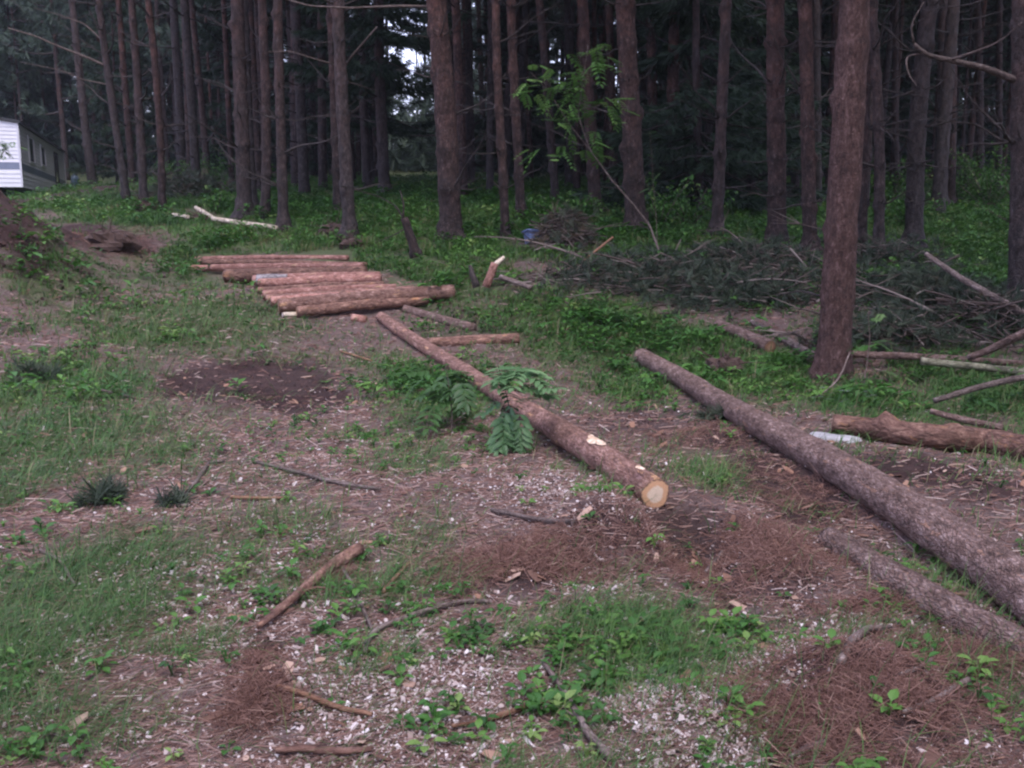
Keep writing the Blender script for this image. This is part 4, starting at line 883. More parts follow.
stick([(840, 274, 13), (880, 274, 13), (916, 272, 13)], (.025, .02), "grey straight pole lying flat behind the nearest pine among brush", 'stick', d=13, cat="pole", name="fallen_pole", group=pg)
stick([(213, 219), (240, 223), (276, 228)], (.042, .045), "long white peeled pole lying in the grass left of the slender knobby pine", 'peeled', h=.1, cat="pole", name="peeled_pole", group="white peeled poles")
stick([(196, 208, 20.2), (205, 213, 19.6), (214, 219, 18.9)], (.045, .045), "short white peeled pole slanting up from the long one's left end", 'peeled', d=19, cat="pole", name="peeled_pole", group="white peeled poles")
stick([(173, 215), (188, 217)], (.04, .04), "white peeled pole tip poking out left of the small root clod", 'peeled', h=.12, cat="pole", name="peeled_pole", group="white peeled poles")
stick([(486, 287, 12.6), (491, 274, 12.6), (495, 263, 12.6)], (.055, .048), "reddish broken stub standing aslant in the weeds right of the log pile", 'logred', d=12.6, cat="stump", name="broken_stub", sides=14)
stick([(494, 266, 12.6), (499, 261, 12.6), (504, 257, 12.65)], (.04, .02), "pale splintered piece at the top of the reddish slanting stub", 'peeled', d=12.6, cat="splinter", name="wood_splinter")
stick([(500, 277, 12.5), (515, 282, 12.4), (531, 288, 12.2)], (.035, .03), "pale stick lying to the right of the reddish slanting stub", 'stick', d=12.4)
stick([(477, 287, 12.4), (473, 276, 12.4), (470, 265, 12.4)], (.05, .02), "dark rotten spike of a stump left of the reddish slanting stub", 'deadbr', d=12.4, cat="stump", name="broken_stub", sides=10, rough=.2)
# leaning old stump behind the pile
stick([(417, 257), (412, 240, ), (404, 218)], (.085, .065, .05), "rotten leaning stump with a jagged top behind the log pile", 'trunk', cat="stump", name="leaning_stump", d=14.2, sides=16, rough=.35,
      forks=[([(404, 219, 14.2), (396, 206, 14.3), (378, 196, 14.3), (355, 190, 14.4)], .014), ([(407, 228, 14.2), (392, 236, 14.1), (375, 243, 14.0)], .012), ([(403, 219, 14.2), (404, 205, 14.2), (400, 190, 14.3)], .02)])
sg = "sticks lying on the near ground"
stick([(259, 626), (285, 605), (312, 582), (336, 563), (360, 549)], (.012, .018, .026, .03), "thickest rotting stick with shaggy bark lying in the near clearing", 'lograw', forks=[([(300, 592), (318, 585), (330, 590)], .008)], group=sg, rough=.2)
stick([(246, 672), (268, 684), (300, 692), (336, 707), (372, 714)], (.005, .008, .006), "long thin orange-tipped stick just below the small dark hole", 'orange', group=sg)
stick([(276, 751), (300, 747), (340, 752), (372, 749)], (.010, .013, .008), "short reddish stick lying level near the lower edge of the view", 'lograw', group=sg)
stick([(365, 652), (367, 640), (378, 628), (407, 617), (440, 606), (470, 600), (492, 602)], (.008, .009, .006), "grey curved twig hooked at its left end, right of the rotting stick", group=sg)
stick([(543, 661), (560, 685), (578, 715), (592, 738), (610, 757)], (.006, .009, .011), "forked grey twig standing out in the green weeds near the pale sawdust heap", group=sg, forks=[([(556, 704), (568, 712), (580, 720)], .006)])
stick([(452, 726), (480, 722), (510, 712), (543, 702)], (.005, .008, .005), "thin pale brown twig left of the forked grey twig", 'orange', group=sg)
stick([(383, 592), (395, 578), (410, 562)], (.008, .006), "bright orange splinter between the rotting stick and the curved twig", 'orange', group=sg)
stick([(341, 566), (352, 584), (362, 606), (373, 632)], (.007, .005), "thin grey twig crossing the upper end of the rotting stick", group=sg)
stick([(182, 497), (195, 484), (204, 470), (210, 462), (224, 461)], (.007, .01, .008), "bare grey twig bent at the top on the brown track", group=sg)
stick([(257, 462), (285, 469), (315, 477), (345, 484), (380, 489)], (.010, .013, .010), "long brown twig lying across the track below the dark mud hollow", group=sg, forks=[([(318, 478), (305, 487), (285, 494)], .006)])
stick([(231, 497), (255, 498), (288, 498)], (.008, .006), "short brown twig lying level below the long one on the track", 'orange', group=sg)
stick([(88, 387), (105, 391), (134, 398)], (.014, .010), "dark brown stick in the grass left of the mud hollow", group=sg)
stick([(492, 510), (525, 517), (550, 521), (574, 522)], (.012, .012, .013), "dark knobby stick below the pale sawdust beside the central felled trunk", group=sg, forks=[([(572, 522), (573, 530)], .008)])
stick([(588, 392), (605, 387), (622, 383), (648, 371)], (.006, .008, .012), "curved dead twig reaching the left end of the longest felled trunk", group=sg)
stick([(790, 758), (800, 750), (812, 746), (826, 743)], (.006, .009), "forked pale twig at the left of the raked needle heap", group=sg, forks=[([(798, 751), (793, 746), (786, 745)], .005)])
stick([(706, 573), (714, 563), (724, 551)], (.011, .010), "short grey stick on the dark needles between the two near trunks", group=sg, forks=[([(711, 567), (710, 576)], .008)])
stick([(840, 662), (852, 640), (868, 628), (890, 628)], (.016, .015, .012), "bent brown stick lying left of the half buried trunk", group=sg)
stick([(40, 240 + 310), (60, 560), (75, 585)], (.006, .005), "thin brown twig hanging over the grass at the left", group=sg, forks=[([(0, 552), (25, 548), (45, 551)], .005)])
stick([(903, 632 + 80), (935, 700), (955, 687), (968, 680)], (.006, .009), "grey forked twig right of the raked needle heap", group=sg, forks=[([(945, 692), (965, 700)], .005)])
stick([(900, 675), (918, 668), (935, 658)], (.006, .007), "small pale twig above the raked needle heap", group=sg)
stick([(340, 351), (360, 357), (372, 361)], (.012, .012), "short tan stick in the grass before the far end of the central trunk", 'orange', group=sg)
stick([(815, 398, 8.3), (828, 390, 8.3), (840, 378, 8.4), (850, 352, 8.5)], (.006, .009, .006), "pale thin twig leaning against the foot of the nearest pine", d=8.4)

# flat pale stone by the right trunk
def stone():
    c = hit(835, 440); t = np.linspace(0, 2 * np.pi, 18, endpoint=False); b = Batch(); V = []
    for q, h in ((1., -.03), (1.02, .012), (.9, .03), (.5, .036)):
        wob = 1 + .12 * np.sin(2 * t + 1) + .07 * np.sin(5 * t); V.append(np.stack([.17 * q * wob * np.cos(t), .085 * q * wob * np.sin(t), np.full(18, h) + .006 * np.sin(3 * t)], 1))
    V.append([(0, 0, .037)]); V = np.concatenate(V); j = np.arange(18); j2 = (j + 1) % 18
    b.add(V, np.concatenate([np.stack([k * 18 + j, k * 18 + j2, (k + 1) * 18 + j2, (k + 1) * 18 + j], 1) for k in range(3)])); b.f.append(np.stack([54 + j, 54 + j2, np.full(18, 72)], 1)); b.va.append(np.full(18, .5))
    o = link("flat_stone", b.mesh("flat_stone", True), m_plain("pale_stone", (.42, .41, .42), .85, 14, .4, bmp=.4), loc=c); o.rotation_euler = (0.05, .08, -.25)
    tag(o, "flat pale grey stone lying between the longest felled trunk and the thick red log", "stone")
stone()

# ------------------------------------------------------------------ brush heaps
def brush(px, py, rx, ry, h, ntw, nsp_, label, needle=True, flat=.35, d=None, tone=.5, group="heaps of cut brush", twl=.9):
    h = h * (1.2 if ntw > 100 else 1.); nsp = int(nsp_ * .52) if ntw > 100 else int(nsp_ * .5); ntw = int(ntw * 1.5) if ntw > 100 else ntw
    c = hit(px, py); n = ntw; root = tag(link("brush_heap", None, loc=c), label, "brush", group)
    b = Batch(); q = np.clip(rng.normal(size=(n, 2)) * .5, -1.1, 1.1); P = []
    for k in range(n):
        x, y = q[k, 0] * rx, q[k, 1] * ry; g = float(gz(c[0] + x, c[1] + y)) - c[2]; top = h * max(0.05, 1 - .8 * (q[k] ** 2).sum()); a = rng.uniform(0, 6.28); e = rng.normal(.12, .3); L_ = rng.uniform(.3, 1.1) * twl
        dr = np.array([math.cos(a) * math.cos(e), math.sin(a) * math.cos(e), math.sin(e)]); t = np.linspace(-.5, .5, 6)[:, None]; p0 = np.array([x, y, g + rng.uniform(.02, 1) * top])
        Q = p0 + dr * L_ * t + np.array([0, 0, -rng.uniform(0, .3) * L_]) * t ** 2 + rng.normal(size=(1, 3)) * .05 * t ** 2
        gg = gz(c[0] + Q[:, 0], c[1] + Q[:, 1]) - c[2]; Q[:, 2] = np.maximum(Q[:, 2], gg + .01)
        b.tube(tube(Q, np.linspace(.0085, .003, 6) * rng.uniform(.6, 1.5), 4), float(np.clip(rng.beta(1.5, 2.5), 0, 1))); P.append(Q)
    if ntw > 100:      # a few bigger forked limbs sticking out of the heap
        for k in range(int(3 + 2 * rx)):
            p0 = np.array([rng.normal() * rx * .5, rng.normal() * ry * .4, 0.]); p0[2] = float(gz(c[0] + p0[0], c[1] + p0[1])) - c[2] + .05; a = rng.uniform(0, 6.28); L_ = rng.uniform(.7, 1.7); up = rng.uniform(.12, .6); t = np.linspace(0, 1, 9)[:, None]
            Q = p0 + np.array([math.cos(a), math.sin(a), up]) * L_ * t + np.array([0, 0, -.25 * L_]) * t ** 2; b.tube(tube(Q, np.linspace(.018, .004, 9), 5), float(rng.uniform(.2, .9)))
            for j in range(5):
                i = rng.integers(2, 8); a2 = a + rng.choice([-1, 1]) * rng.uniform(.4, 1.1); tt = np.linspace(0, 1, 5)[:, None]; b.tube(tube(Q[i] + np.array([math.cos(a2), math.sin(a2), rng.uniform(-.1, .6)]) * L_ * rng.uniform(.15, .4) * tt, np.linspace(.008, .002, 5), 4), float(rng.uniform(.2, .8)))
    link("twigs", b.mesh("twigs", True), M['twig'], root)
    if nsp:
        b = Batch(); k = rng.integers(0, n, nsp); u = rng.integers(0, 6, nsp); P = np.array(P); pos = P[k, u] + rng.normal(size=(nsp, 3)) * (.05 if ntw > 100 else .018)
        Mx = rand_rot(nsp) * rng.uniform(.7, 1.5, nsp)[:, None, None] * (1 + .03 * c[1])
        for j in range(4): i = np.arange(j, nsp, 4); b.add(*SPRF[j], Mx[i], pos[i], np.clip(rng.normal(tone, .22, len(i)), 0, .95))
        link("needles", b.mesh("needles"), M['cutneedle'], root)
    return root
brush(565, 247, .42, .38, .44, 520, 900, "rounded grey-brown twig heap right of the blue container", tone=.75, twl=.55)
brush(192, 197, 1.1, .8, .5, 240, 3200, "bluish green cut brush piled between the slim pines and the double trunk", tone=.55)
brush(650, 280, 1.2, .9, .14, 240, 2600, "dark low brush pile with the reddish broken pole on it", tone=.35)
brush(755, 268, 1.3, 1.2, .20, 380, 2400, "wide tangle of bare twigs and dark boughs left of the nearest pine", tone=.3)
brush(735, 298, .9, .5, .14, 150, 2200, "dark green felled boughs behind the short orange-ended stub", tone=.3)
brush(930, 305, .9, .7, .26, 140, 3400, "dark bluish felled pine boughs right of the nearest pine behind the poles", tone=.4)
brush(985, 330, .6, .6, .3, 150, 700, "tangle of grey twigs over the poles at the right edge", tone=.25)
brush(893, 340, .7, .35, .16, 120, 1400, "low twiggy brush under the poles beside the nearest pine", tone=.35)
brush(890, 262, .8, .8, .2, 140, 1100, "twiggy brush around the foot of the dark leaning pine", tone=.3)
brush(545, 278, .8, .4, .07, 70, 0, "flat scatter of dark twigs in front of the rounded twig heap", tone=.4)
brush(35, 378, .13, .14, .05, 12, 260, "dark green pine sprig lying in grass at the left, the farthest of three", tone=.45, twl=.24, group="pine sprigs")
brush(108, 497, .07, .07, .02, 8, 110, "dark green pine sprig lying on the track's left side, the middle one of three", tone=.4, twl=.17, group="pine sprigs")
brush(172, 506, .04, .05, .015, 6, 70, "small dark pine tuft lying on the track's left side, the nearest of three", tone=.4, twl=.14, group="pine sprigs")
brush(715, 345 + 75, .14, .1, .06, 14, 120, "small bluish pine tuft on the soil beside the near end of the central trunk", tone=.6, twl=.25, group="pine sprigs")

# ------------------------------------------------------------------ leafy plants
def pinnate(n=6, L_=.22, wl=.36, droop=.3):
    """compound leaf along +Y"""
    V = []; Fc = []; k = 0
    for i in range(n * 2 + 1):
        t = 1. if i == n * 2 else .25 + .7 * (i // 2) / (n - 1); side = 0 if i == n * 2 else (1 if i % 2 else -1)
        Lf, Ff = leaf(1, .44, .1, .25); s = L_ * wl * (1 - .35 * abs(t - .55)); a = 0 if side == 0 else -side * rng.uniform(.85, 1.15)
        Q = (rotz(np.array(a)) @ (Lf * s).T).T + np.array([0, t * L_, -droop * L_ * t * t]); V.append(Q); Fc.append(Ff + k); k += len(Q)
    rb = np.array([(-.002, 0, 0), (.002, 0, 0), (.0015, L_ * .5, -droop * L_ * .25), (-.0015, L_ * .5, -droop * L_ * .25), (.001, L_, -droop * L_), (-.001, L_, -droop * L_)])
    V.append(rb); Fc.append(np.array([(0, 1, 2, 3), (3, 2, 4, 5)]) + k)
    return np.concatenate(V), np.concatenate(Fc)
PIN = [pinnate(6, 1., .34, dr) for dr in (.15, .35, .6)] + [pinnate(4, 1., .62, dr) for dr in (.1, .3, .5)]
def sapling(stems, leaves, label, lm='rowan', name="rowan_sapling", cat="sapling", group=None, sr=.006, sm='stick'):
    """stems: world polylines; leaves: (pos, azimuth, elevation, length, kind)"""
    base = np.array(stems[0][0]); root = tag(link(name, None, loc=base), label, cat, group); b = Batch()
    for i, S in enumerate(stems):
        Q, s = resample(np.array(S) - base, .04); r = sr * (1 if i == 0 else .5); b.tube(tube(Q, np.linspace(r, r * .4, len(Q)), 6, .05))
    link("stem", b.mesh("stem", True), M[sm], root); b = Batch()
    for p, a, e, L_, k in leaves: b.add(*PIN[k], (rotz(np.array(a)) @ rotx(np.array(e)))[None] * L_, (np.array(p) - base)[None], [np.clip(rng.normal(.5, .25), 0, 1)])
    link("leaves", b.mesh("leaves"), M[lm], root); return root
# central rowan: pale drooping crown over the felled trunk
D = 6.7; st = [pt(520, 452, 6.6), pt(513, 425, D), pt(506, 392, D), pt(497, 362, D)]; st[0][2] = float(gz(st[0][0], st[0][1])) - .02
lv = []
for k in range(25):
    p = pt(random.uniform(497, 535), random.uniform(368, 402), D + random.uniform(-.15, .1)); lv.append((p, random.uniform(0, 6.28), random.uniform(-.3, .5), random.uniform(.14, .21), random.randrange(3, 6)))
for k in range(12):
    p = pt(random.uniform(500, 522), random.uniform(396, 430), D - .08); lv.append((p, random.uniform(2., 4.3), random.uniform(-1.2, -.6), random.uniform(.12, .19), random.randrange(3, 6)))
sapling([st], lv, "pale green rowan sapling with feathery leaves standing in front of the central felled trunk", 'rowanpale', sr=.007)
D = 7.4; st = [pt(452, 436, 7.2), pt(452, 410, D), pt(448, 380, D), pt(445, 364, D)]; st[0][2] = float(gz(st[0][0], st[0][1])) - .02
lv = [(pt(random.uniform(432, 472), random.uniform(368, 412), D + random.uniform(-.15, .15)), random.uniform(0, 6.28), random.uniform(-.7, .2), random.uniform(.15, .24), random.randrange(6)) for k in range(24)]
sapling([st], lv, "dark green rowan sapling left of the pale one, its leaves touching the felled trunk", 'rowan')
# leaning rowan in the forest edge, light from the clearing painted into its leaf colour
D = 14.2; base = pt(664, 252, 13.6); base[2] = float(gz(base[0], base[1]))
st = [base, pt(650, 226, D), pt(632, 203, D), pt(610, 178, D), pt(590, 150, D), pt(578, 115, D), pt(583, 80, D), pt(588, 45, D)]
stems = [st, [pt(590, 150, D), pt(570, 125, D), pt(548, 90, D), pt(530, 72, D)], [pt(582, 110, D), pt(600, 105, D), pt(615, 98, D)], [pt(585, 75, D), pt(598, 60, D), pt(604, 45, D)]]
lv = []
for cx, cy, rx, ry, n in ((588, 60, 20, 24, 22), (560, 95, 30, 26, 30), (610, 104, 14, 10, 10), (575, 122, 24, 16, 15), (552, 152, 24, 8, 8), (595, 138, 10, 16, 8), (530, 76, 9, 9, 6)):
    for k in range(n): lv.append((pt(cx + random.gauss(0, .55) * rx, cy + random.gauss(0, .55) * ry, D + random.gauss(0, .25)), random.uniform(0, 6.28), random.uniform(-.6, .4), random.uniform(.2, .36), random.randrange(3)))
sapling(stems, lv, "tall leaning rowan sapling with bright green crown before the thick stubby pine", 'rowanlit', sr=.018)
D = 15; base = pt(658, 236, 14.6); base[2] = float(gz(base[0], base[1])); st = [base, pt(656, 210, D), pt(653, 185, D), pt(652, 160, D), pt(650, 132, D)]
lv = [(pt(random.uniform(645, 664), y + random.uniform(-6, 6), D + random.gauss(0, .15)), random.uniform(0, 6.28), random.uniform(-.5, .3), random.uniform(.12, .2), random.randrange(3)) for y in (133, 140, 160, 168, 178, 186, 195, 208, 215, 218, 225)]
sapling([st], lv, "thin upright rowan shoot with sparse leaves right of the tall leaning one", 'rowan')
D = 8.9; base = pt(862, 398, 8.8); base[2] = float(gz(base[0], base[1])); st = [base, pt(866, 370, D), pt(870, 340, D), pt(868, 312, D)]
lv = [(pt(random.gauss(872, 10), random.choice([312, 318, 325, 338, 345]) + random.uniform(-5, 5), D + random.gauss(0, .15)), random.uniform(0, 6.28), random.uniform(-.5, .3), random.uniform(.13, .2), random.randrange(3)) for k in range(13)]
lv += [(pt(random.uniform(865, 908), random.uniform(368, 382), D + .1), random.uniform(3.6, 5.6), random.uniform(-.4, .2), random.uniform(.14, .22), random.randrange(3)) for k in range(9)]
sapling([st], lv, "yellowish green rowan seedling right beside the nearest pine's trunk", 'rowan')
D = 8.4; base = pt(838, 398, D); base[2] = float(gz(base[0], base[1])); lv = [(base + np.array([random.gauss(.05, .16), random.gauss(0, .06), random.uniform(.02, .12)]), random.uniform(0, 6.28), random.uniform(-.2, .6), random.uniform(.07, .12), random.randrange(3)) for k in range(16)]
sapling([[base, base + np.array([.05, 0, .12])]], lv, "small silvery leaved plant at the foot of the nearest pine", 'silver', name="silvery_plant", cat="plant")
# sprig sticking up from the earth bank before the mobile home
D = 11.6; base = pt(-20, 205, D); base[2] = float(gz(base[0], base[1])) - .05; st = [base, pt(-8, 180, D), pt(0, 158, D), pt(6, 148, D)]
lv = [(pt(random.gauss(3, 5), random.gauss(146, 5), D), random.uniform(0, 6.28), random.uniform(-.5, .3), random.uniform(.05, .09), random.randrange(3, 6)) for k in range(22)]
sapling([st], lv, "small leafy sprig rising from the earth bank in front of the mobile home", 'rowanlit', name="leafy_sprig", cat="plant")

def shrub(px, py, d, w, h, n, label, group="shrubs on the forest floor", lm='weed', name="shrub"):
    c = pt(px, py, d); c[2] = float(gz(c[0], c[1])); root = tag(link(name, None, loc=c), label, "shrub", group); b = Batch(); lvs = Batch(); T = [leaf_lo(1, .55) for _ in range(2)]
    ns = max(4, int(n / 60)); tips = []
    for k in range(ns):
        a = rng.uniform(0, 6.28); e = np.array([math.cos(a) * w * rng.uniform(.2, 1), math.sin(a) * w * rng.uniform(.2, .8), h * rng.uniform(.5, 1.05)]); t = np.linspace(0, 1, 6)[:, None]; Q = e * t + np.array([0, 0, .2 * h]) * t * (1 - t); b.tube(tube(Q, np.linspace(.009, .003, 6), 4)); tips.append(Q)
    link("stem", b.mesh("stem", True), M['stick'], root); tips = np.array(tips); k = rng.integers(0, ns, n); u = rng.uniform(1, 5, n); i0 = u.astype(int); fr = (u - i0)[:, None]
    pos = tips[k, i0] * (1 - fr) + tips[k, np.minimum(i0 + 1, 5)] * fr + rng.normal(size=(n, 3)) * .09 * np.array([1, 1, .6])
    lvs.add(*T[0], rotz(rng.uniform(0, 6.28, n)) @ rotx(rng.normal(-.1, .5, n)) * (rng.uniform(.05, .1, n) * (1 + d * .01))[:, None, None], pos, np.clip(rng.normal(.45, .25, n), 0, 1))
    link("leaves", lvs.mesh("leaves"), M[lm], root)
shrub(565, 218, 18, .8, .45, 900, "low spreading dark-hollowed fern clump behind the brown twig heap", name="fern_clump")
shrub(990, 190, 25, 2., 1.6, 1500, "bushy green undergrowth shrub near the right edge under the pines")
shrub(960, 195, 27, 1.6, 1.4, 1100, "leafy shrub behind the pair of close pines at the right")
shrub(890, 200, 24, 1.2, 1.2, 800, "leafy green shrub in the gap right of the nearest pine")
shrub(905, 222, 19, .9, .6, 600, "low leafy bush just behind the dark leaning pine")
shrub(1035, 215, 18, 1.4, 1.2, 900, "green shrub partly cut off by the right edge")
shrub(690, 225, 18, .9, .7, 600, "dark leafy bush below the hanging spruce boughs")
shrub(660, 218, 17, .6, .9, 450, "upright leafy bush between the thick stubby pine and the spruces")
shrub(225, 175, 30, 1.8, .9, 900, "broad green bush behind the double trunk")
shrub(215, 200, 21, .45, .6, 260, "small bright green bush at the left foot of the double trunk")
shrub(178, 176, 33, 1.5, .8, 600, "green mound of undergrowth behind the cut brush at the left")

# ------------------------------------------------------------------ mobile home, blue things
def quad_mesh(faces, name, smooth=False):
    b = Batch()
    for f in faces: b.add(np.array(f), np.array([range(len(f))]))
    return b.mesh(name, smooth)
def box(c, ax, ay, az, name=None):
    c, ax, ay, az = map(np.array, (c, ax, ay, az)); V = np.array([c + sx * ax + sy * ay + sz * az for sx in (-1, 1) for sy in (-1, 1) for sz in (-1, 1)])
    return V, np.array([(0, 1, 3, 2), (4, 6, 7, 5), (0, 4, 5, 1), (2, 3, 7, 6), (0, 2, 6, 4), (1, 5, 7, 3)])
def mobile_home():
    d0 = 33.; C = pt(22, 187, d0); top = pt(22, 123, d0); FT = pt(67, 153, 46.); Hh = top[2] - C[2]
    ux = FT - top; Lh = np.linalg.norm(ux); ux /= Lh; uz = np.array([0, 0, 1.]); uy = np.cross(uz, ux); uy /= np.linalg.norm(uy)   # uy: away to the left
    W = 2.9
    root = tag(link("mobile_home", None, loc=C), "white mobile home with grey belt stripe and dark windows on the grassy rise", "mobile home")
    white = m_plain("white_siding", (.74, .73, .78), .5, 3, .12); dark = m_plain("dark_roof_felt", (.045, .045, .05), .8, 9, .3); belt = m_plain("blue_grey_stripe", (.19, .22, .30), .5, 3, .15)
    glassm = m_plain("dark_window_glass", (.012, .014, .02), .08, 2, .2); trim = m_plain("white_trim", (.62, .61, .66), .45, 5, .12); steel = m_plain("chassis_steel", (.03, .03, .03), .7, 9, .3)
    def lap(o0, u, nrm, length, z0, z1, zt=None):
        b = Batch(); n = int((z1 - z0) / .115); zs = np.linspace(z0, z1, n + 1)
        for k in range(n):
            lo, hi = zs[k], zs[k + 1]; p = lambda s, z, o: o0 + u * s + uz * z + nrm * o
            b.add(np.array([p(0, lo, .022), p(length, lo, .022), p(length, hi, .004), p(0, hi, .004)]), np.array([(0, 1, 2, 3)])); b.add(np.array([p(0, lo, .022), p(0, lo, .004), p(length, lo, .004), p(length, lo, .022)]), np.array([(0, 1, 2, 3)]))
        return b
    O = np.zeros(3); beltz = (.56, .78)
    b = Batch(); V, Fc = box(ux * Lh / 2 + uy * W / 2 + uz * Hh / 2, ux * Lh / 2, uy * W / 2, uz * Hh / 2); b.add(V, Fc); body = link("body", b.mesh("body"), white, root)
    for nm, z0, z1, m_ in (("side_cladding", 0, beltz[0], white), ("side_cladding", beltz[1], Hh, white)): link(nm, lap(O, ux, -uy, Lh, z0, z1).mesh(nm), m_, root)
    for nm, z0, z1, m_ in (("end_cladding", 0, beltz[0], white), ("end_cladding", beltz[1], Hh, white)): link(nm, lap(uy * W, -uy, -ux, W, z0, z1).mesh(nm), m_, root)
    b = Batch(); zc = sum(beltz) / 2; hz = (beltz[1] - beltz[0]) / 2
    b.add(*box(ux * Lh / 2 - uy * .008 + uz * zc, ux * Lh / 2, uy * .012, uz * (hz - .004))); b.add(*box(uy * W / 2 - ux * .008 + uz * zc, ux * .012, uy * W / 2, uz * (hz - .004))); link("belt_stripe", b.mesh("belt_stripe"), belt, root)
    b = Batch(); b.add(*box(-ux * .014 - uy * .014 + uz * Hh / 2, ux * .03, uy * .03, uz * (Hh / 2 + .004))); b.add(*box(ux * (Lh - .02) - uy * .014 + uz * Hh / 2, ux * .03, uy * .03, uz * (Hh / 2 + .004))); link("corner_trim", b.mesh("corner_trim"), trim, root)
    # low pitched roof with overhang
    ov = .10; e0 = -ux * ov; e1 = ux * (Lh + ov); rz = .24; b = Batch(); prof = [(-ov, -.03), (-ov, .05), (W / 2, .05 + rz), (W + ov, .05), (W + ov, -.03), (W / 2, -.03 + rz)]
    A = [e0 + uy * y + uz * (Hh + z + .03) for y, z in prof]; B = [e1 + uy * y + uz * (Hh + z + .03) for y, z in prof]; V = np.array(A + B); n = 6
    b.add(V, np.array([(i, (i + 1) % n, (i + 1) % n + n, i + n) for i in range(n)])); b.add(V, np.array([(0, 1, 2, 5), (2, 3, 4, 5), (6, 11, 8, 7), (8, 11, 10, 9)])); link("roof", b.mesh("roof"), dark, root)
    b = Batch(); b.add(np.array([uy * 0 + uz * Hh - ux * .002, uy * W + uz * Hh - ux * .002, uy * W / 2 + uz * (Hh + rz) - ux * .002]), np.array([(0, 1, 2)])); link("gable", b.mesh("gable"), white, root)
    # windows on the side: at these fractions of the length (read off the photograph)
    def s_at(px):   # distance along the side where the image column px falls
        best = min(np.linspace(0, Lh, 400), key=lambda s: abs(512 + F * (C + ux * s)[0] / (C + ux * s)[1] - px)); return best
    for xa, xb, z0, z1 in ((25.5, 31.5, .93, 1.80), (40, 45, .93, 1.80), (51.5, 55.5, 1.0, 1.72), (64.3, 67.2, .55, 1.75)):
        a, c_ = s_at(xa), s_at(xb); m0 = (a + c_) / 2; hw = (c_ - a) / 2; z0 += 0; zc = (z0 + z1) / 2; hz = (z1 - z0) / 2
        b = Batch()
        for p, hx, hy in ((m0 - hw, .03, hz), (m0 + hw, .03, hz)): b.add(*box(ux * p - uy * .035 + uz * zc, ux * .03, uy * .02, uz * (hz + .03)))
        for q in (zc - hz, zc + hz): b.add(*box(ux * m0 - uy * .036 + uz * q, ux * (hw - .031), uy * .02, uz * .03))
        w = link("window", b.mesh("window"), trim if z0 > .6 else steel, root); b = Batch(); b.add(*box(ux * m0 - uy * .026 + uz * zc, ux * hw, uy * .006, uz * hz)); link("pane", b.mesh("pane"), glassm, w)
    b = Batch()
    for s in (1.2, 4., 7., 10.):
        for y in (.5, W - .5): b.add(*box(ux * s + uy * y - uz * .27, ux * .12, uy * .12, uz * .26))
    for y in (.7, W - .7): b.add(*box(ux * Lh / 2 + uy * y - uz * .06, ux * Lh / 2 * .98, uy * .05, uz * .055))
    link("chassis", b.mesh("chassis"), steel, root)
    # gas bottle at the far end
    G = pt(75, 183, 44); G[2] = float(gz(G[0], G[1])); prof = [(.0, 0), (.15, 0), (.16, .04), (.16, .42), (.13, .52), (.06, .56), (.05, .62), (0, .62)]; t = np.linspace(0, 2 * np.pi, 16, endpoint=False)
    V = np.concatenate([np.stack([r * np.cos(t), r * np.sin(t), 0 * t + z], 1) for r, z in prof]); i = np.arange(16); b = Batch(); b.add(V, np.concatenate([np.stack([k * 16 + i, k * 16 + (i + 1) % 16, (k + 1) * 16 + (i + 1) % 16, (k + 1) * 16 + i], 1) for k in range(len(prof) - 1)]))
    tag(link("gas_bottle", b.mesh("gas_bottle", True), m_plain("blue_paint", (.13, .19, .28), .6, 6, .3), loc=G), "small blue gas bottle at the far end of the mobile home", "gas bottle")
mobile_home()
def container():
    c = hit(539, 245); b = Batch(); V = []; blue = m_plain("faded_blue_plastic", (.12, .16, .30), .55, 9, .35)
    def ringv(w, l, z, r=.05, n=4):
        out = []
        for cx, cy, a0 in ((w - r, l - r, 0), (-w + r, l - r, 90), (-w + r, -l + r, 180), (w - r, -l + r, 270)):
            for k in range(n): a = R(a0 + 90 * k / (n - 1)); out.append((cx + r * math.cos(a), cy + r * math.sin(a), z))
        return out
    lv = [ringv(.17, .13, 0), ringv(.20, .155, .20), ringv(.225, .18, .20), ringv(.225, .18, .225), ringv(.20, .16, .23), ringv(.05, .03, .235, .02)]; n = len(lv[0]); V = np.array(sum(lv, [])); i = np.arange(n)
    b.add(V, np.concatenate([np.stack([k * n + i, k * n + (i + 1) % n, (k + 1) * n + (i + 1) % n, (k + 1) * n + i], 1) for k in range(len(lv) - 1)]))
    b.f.append(np.array([list(range((len(lv) - 1) * n, len(lv) * n))])); b.va.append(np.array([.5]))
    o = link("plastic_container", b.mesh("plastic_container"), blue, loc=c + np.array([0, 0, .0])); o.rotation_euler = (-.18, .12, .3); o.scale = (1.1, 1., .85); tag(o, "faded blue plastic container lying in the weeds beside the brown twig heap", "container")
container()
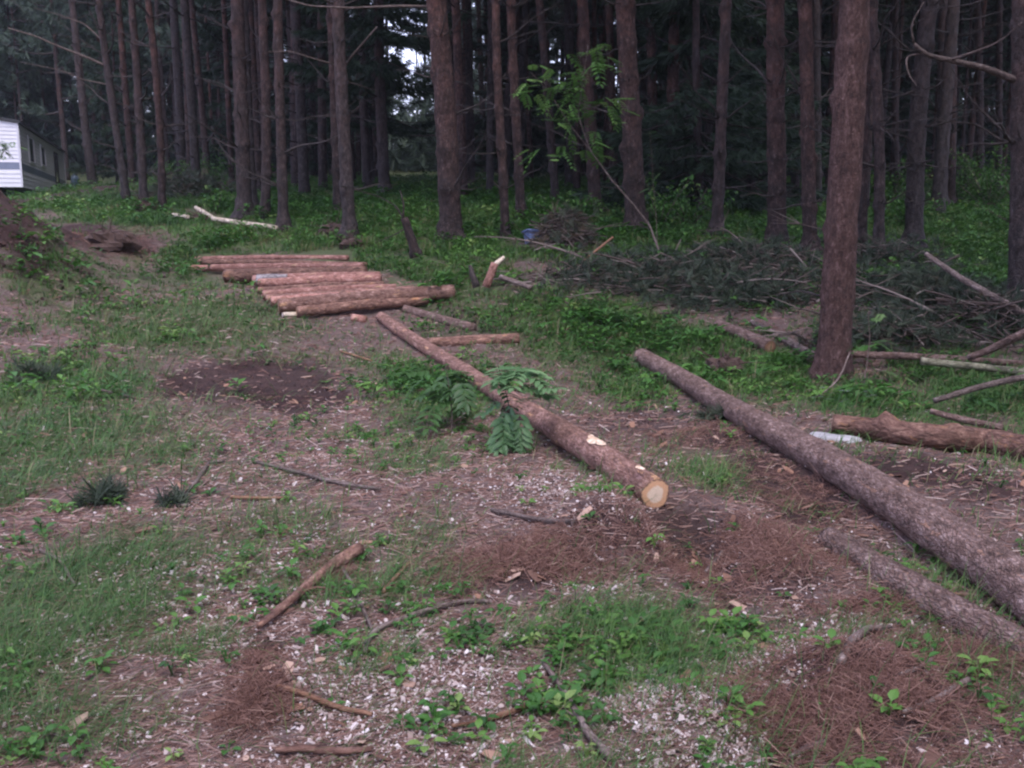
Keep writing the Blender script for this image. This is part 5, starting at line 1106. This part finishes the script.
# torn root clods
def clod(px, py, r, label):
    c = hit(px, py); b = Batch(); n = 22; t = np.linspace(0, np.pi, 12); a = np.linspace(0, 2 * np.pi, n, endpoint=False); T, A = np.meshgrid(t, a, indexing='ij'); rr = r * (1 + .6 * (vn(A * 1.6 + px, T * 2.2 + py, 1) - .5) + .4 * (vn(A * 5 + px, T * 6, 2) - .5))
    V = np.stack([rr * np.sin(T) * np.cos(A) * 1.3, rr * np.sin(T) * np.sin(A), rr * np.cos(T) * .7], -1).reshape(-1, 3); i = np.arange(11)[:, None] * n; j = np.arange(n)[None]; b.add(V, np.stack([i + j, i + n + j, i + n + (j + 1) % n, i + (j + 1) % n], -1).reshape(-1, 4))
    for k in range(26):
        q = rng.normal(size=3); q[2] = abs(q[2]); q /= np.linalg.norm(q); tt = np.linspace(0, 1, 5)[:, None]; Q = q * r * .7 + q * r * rng.uniform(.4, 1.2) * tt + rng.normal(size=3) * r * .5 * tt ** 2; b.tube(tube(Q, np.linspace(.008, .002, 5), 4))
    o = link("root_clod", b.mesh("root_clod"), m_plain("torn_earth", (.085, .05, .04), .95, 40, .6, bmp=.8), loc=c + np.array([0, 0, r * .2])); tag(o, label, "root clod")
clod(145, 211, .22, "small brown root clod left of the white peeled poles")
clod(200, 221, .13, "brown root clod between the white peeled poles")
clod(333, 236, .22, "torn root clod at the foot of the tall pine behind the log pile")
clod(352, 247, .14, "small dark root clod between the leaning stump and the rear logs")
clod(112, 248, .28, "big clod of reddish earth and roots at the end of the earth bank")
clod(725, 372, .16, "reddish clod of soil in the weeds below the short orange-ended stub")

# ------------------------------------------------------------------ damp evening air
def haze():
    b = Batch(); b.add(*box((0, 40, 14), (105, 0, 0), (0, 85, 0), (0, 0, 19)))
    m = bpy.data.materials.new("damp_air"); m.use_nodes = True; nt = m.node_tree; nt.nodes.clear(); out = nt.nodes.new("ShaderNodeOutputMaterial"); v = nt.nodes.new("ShaderNodeVolumePrincipled")
    v.inputs['Color'].default_value = (.80, .86, 1., 1); v.inputs['Density'].default_value = .0005; v.inputs['Anisotropy'].default_value = .2; nt.links.new(v.outputs[0], out.inputs['Volume'])
    tag(link("haze", b.mesh("haze"), m), "thin bluish evening haze between the trees", "haze", kind="stuff")
haze()
# ------------------------------------------------------------------ light
w = bpy.data.worlds.new("World"); SC.world = w; w.use_nodes = True; nt = w.node_tree; bg = nt.nodes["Background"]
SUN_EL, SUN_ROT = R(60), R(168)
sky = nt.nodes.new("ShaderNodeTexSky"); sky.sky_type = 'NISHITA'; sky.sun_disc = False; sky.sun_elevation = SUN_EL; sky.sun_rotation = SUN_ROT; sky.air_density = 1.0; sky.dust_density = 1.5; sky.ozone_density = 1.5
mx = nt.nodes.new("ShaderNodeMix"); mx.data_type = 'RGBA'; mx.inputs[0].default_value = .7; nt.links.new(sky.outputs[0], mx.inputs[6]); mx.inputs[7].default_value = (3.4, 3.25, 4.9, 1)   # even cloud deck veiling the blue
nt.links.new(mx.outputs[2], bg.inputs[0]); bg.inputs[1].default_value = .14
sd = bpy.data.lights.new("sun", 'SUN'); sd.energy = .7; sd.angle = R(35); sd.color = (1., .95, .9); so = bpy.data.objects.new("sun", sd); COL.objects.link(so)
dv = Vector((math.sin(SUN_ROT) * math.cos(SUN_EL), math.cos(SUN_ROT) * math.cos(SUN_EL), math.sin(SUN_EL))); so.rotation_euler = dv.to_track_quat('Z', 'Y').to_euler()
vs = SC.view_settings; vs.view_transform = 'Standard'; vs.look = 'None'; vs.gamma = 1.0; vs.exposure = 1.9; vs.use_curve_mapping = False
SC.render.film_transparent = False
cy = SC.cycles; cy.max_bounces = 4; cy.diffuse_bounces = 3; cy.glossy_bounces = 1; cy.transmission_bounces = 3; cy.use_denoising = True; cy.caustics_reflective = False; cy.caustics_refractive = False; cy.filter_width = 2.3
